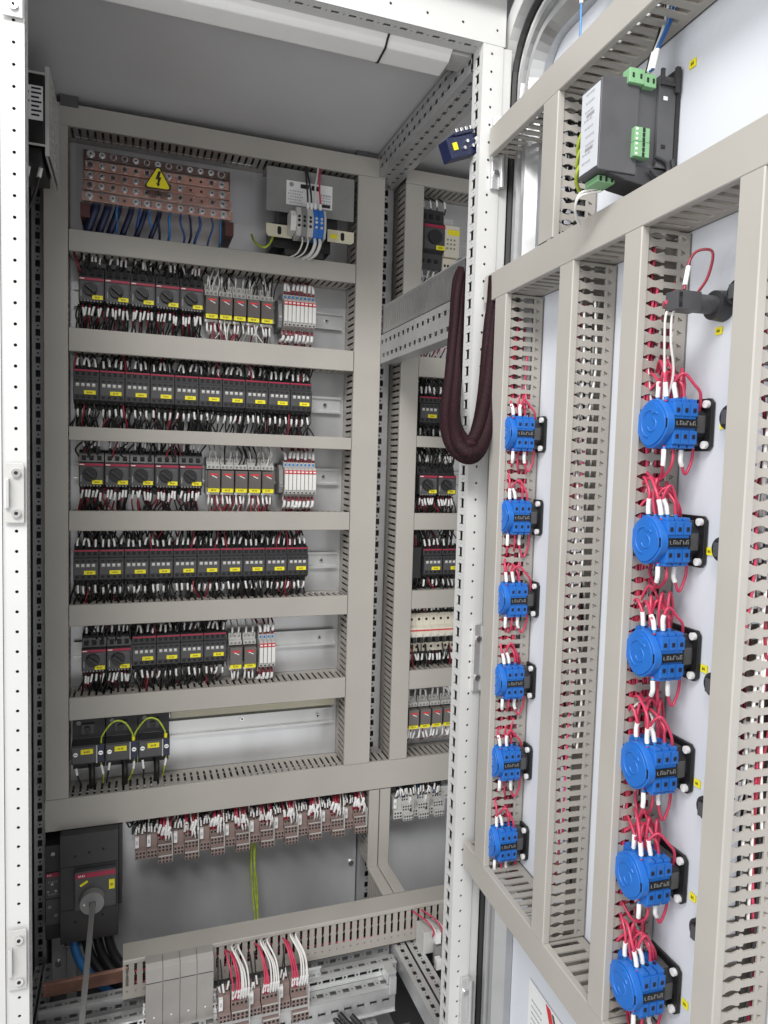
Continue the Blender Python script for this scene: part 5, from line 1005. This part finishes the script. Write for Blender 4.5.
for j in range(9):
    if j in (2, 6): b.box((-0.006, -0.0942, 0.033-j*0.0085-0.003), (0.008, -0.0937, 0.033-j*0.0085), 'inkgrey')
    marks(b, random.uniform(-0.004, 0.003), -0.0939, 0.036-j*0.0085, 0.016, 0.0022, 6, 'inkgrey')
b.build('face_label', r)
def green(x0, x1, y0, y1, z0, z1, n, vert, parent):
    b = MB(); b.box((x0, y0, z0), (x1, y1, z1), 'green')
    for i in range(n):
        if vert: z = z0+(z1-z0)*(i+0.5)/n; b.cb((x1, (y0*0.4+y1*0.6), z), (0.0012, 0.0030, 0.0042), 'hole'); b.cb((x1, (y0*0.85+y1*0.15), z), (0.0010, 0.0024, 0.0024), 'sleeve')
        else: z = (z0+z1)/2; b.cb((x1, y0+(y1-y0)*(i+0.5)/n, z), (0.0012, 0.0026, 0.005), 'hole')
    return b.build('green_connector', parent, bevel=0.0006)
green(hw-0.008, hw+0.004, -0.064, -0.046, 0.0415, 0.056, 2, False, r); green(hw-0.004, hw+0.0035, -0.0455, -0.032, 0.0405, 0.0535, 2, False, r)
green(hw-0.004, hw+0.006, -0.0560, -0.0380, -0.0300, -0.0155, 3, True, r); green(hw-0.004, hw+0.0058, -0.0558, -0.0382, -0.0152, -0.0010, 3, True, r); green(-hw+0.001, hw-0.010, -0.0860, -0.066, -0.0535, -0.0470, 3, False, r)
for i, (c, dx) in enumerate((('w_black', -0.004), ('w_white', 0.0), ('w_lblue', 0.005), ('w_blue', 0.009))):
    b = MB(); b.tube([(0, 0, 0), (0.002, 0.004, 0.020), (dx*0.6, 0.014, 0.045), (dx, 0.020, 0.075), (dx, 0.024, 0.105)], 0.0016, c, 8, 6); o = tag(b.build({'w_black': 'black_wire', 'w_white': 'white_wire', 'w_lblue': 'light_blue_wire', 'w_blue': 'blue_wire'}[c]), f'{CN[c]} wire rising from the green connector of the module', 'wire', 'wires above the module'); o.location = dp(0.652-0.003*i, 0.462, 0.405); o.rotation_euler = (0, 0, RZD)
    b = MB(); b.cyl((0.0002, 0.0004, 0.001), (0.0018, 0.0036, 0.020), 0.0025, 'sleeve' if c != 'w_black' else 'w_black', 8); b.build('marker_sleeve', o)
for i, c in enumerate(('w_green', 'w_green', 'w_green', 'w_white', 'w_white')):
    b = MB(); z0 = 0.01-0.016*i if i < 3 else -0.052-0.003*(i-3); b.tube([(-0.010, -0.082+0.003*i, z0), (-0.022, -0.088, z0-0.004), (-0.034, -0.086, z0-0.016), (-0.046, -0.072, z0-0.026)], 0.0021 if c == 'w_green' else 0.0013, c, 8, 6); o = tag(b.build({'w_green': 'earth_wire', 'w_white': 'white_wire', 'w_black': 'black_wire'}[c], loc=r.location), f'{CN[c]} wire between the module and the short duct', 'wire', 'wires left of the module'); o.rotation_euler = (0, 0, RZD)

# ------------------------------------------------------------------ document sheet on the door bottom
r = thing('document_sheet', 'white printed sheet with red stripe at the bottom of the door', 'document', dp(0.80, 0.4992, -0.86), RZD)
b = MB(); b.box((-0.07, -0.0012, -0.14), (0.14, -0.0004, 0.130), 'paper'); b.build('page', r)
b = MB(); b.prism([(-0.022, 0.128), (-0.010, 0.128), (0.075, -0.02), (0.060, -0.02)], -0.0020, -0.0014, 'redmark'); b.prism([(-0.006, 0.126), (-0.001, 0.126), (0.086, -0.02), (0.079, -0.02)], -0.0020, -0.0014, 'char2'); b.build('stripe', r)
b = MB()
for j in range(12): marks(b, -0.046, -0.0014, 0.105-j*0.009, 0.030, 0.003, 10, 'inkgrey')
b.build('printed_lines', r)

for o in list(bpy.data.objects):
    if o.parent is None and o.type in ('MESH', 'EMPTY') and not o.get('label'): print('UNLABELLED', o.name)
# prototypes never placed are removed
for k in list(K.values())+[KT, KS, KW, KTG, KSG]:
    if not k.used:
        for c in k.p.children_recursive: bpy.data.objects.remove(c)
        bpy.data.objects.remove(k.p)
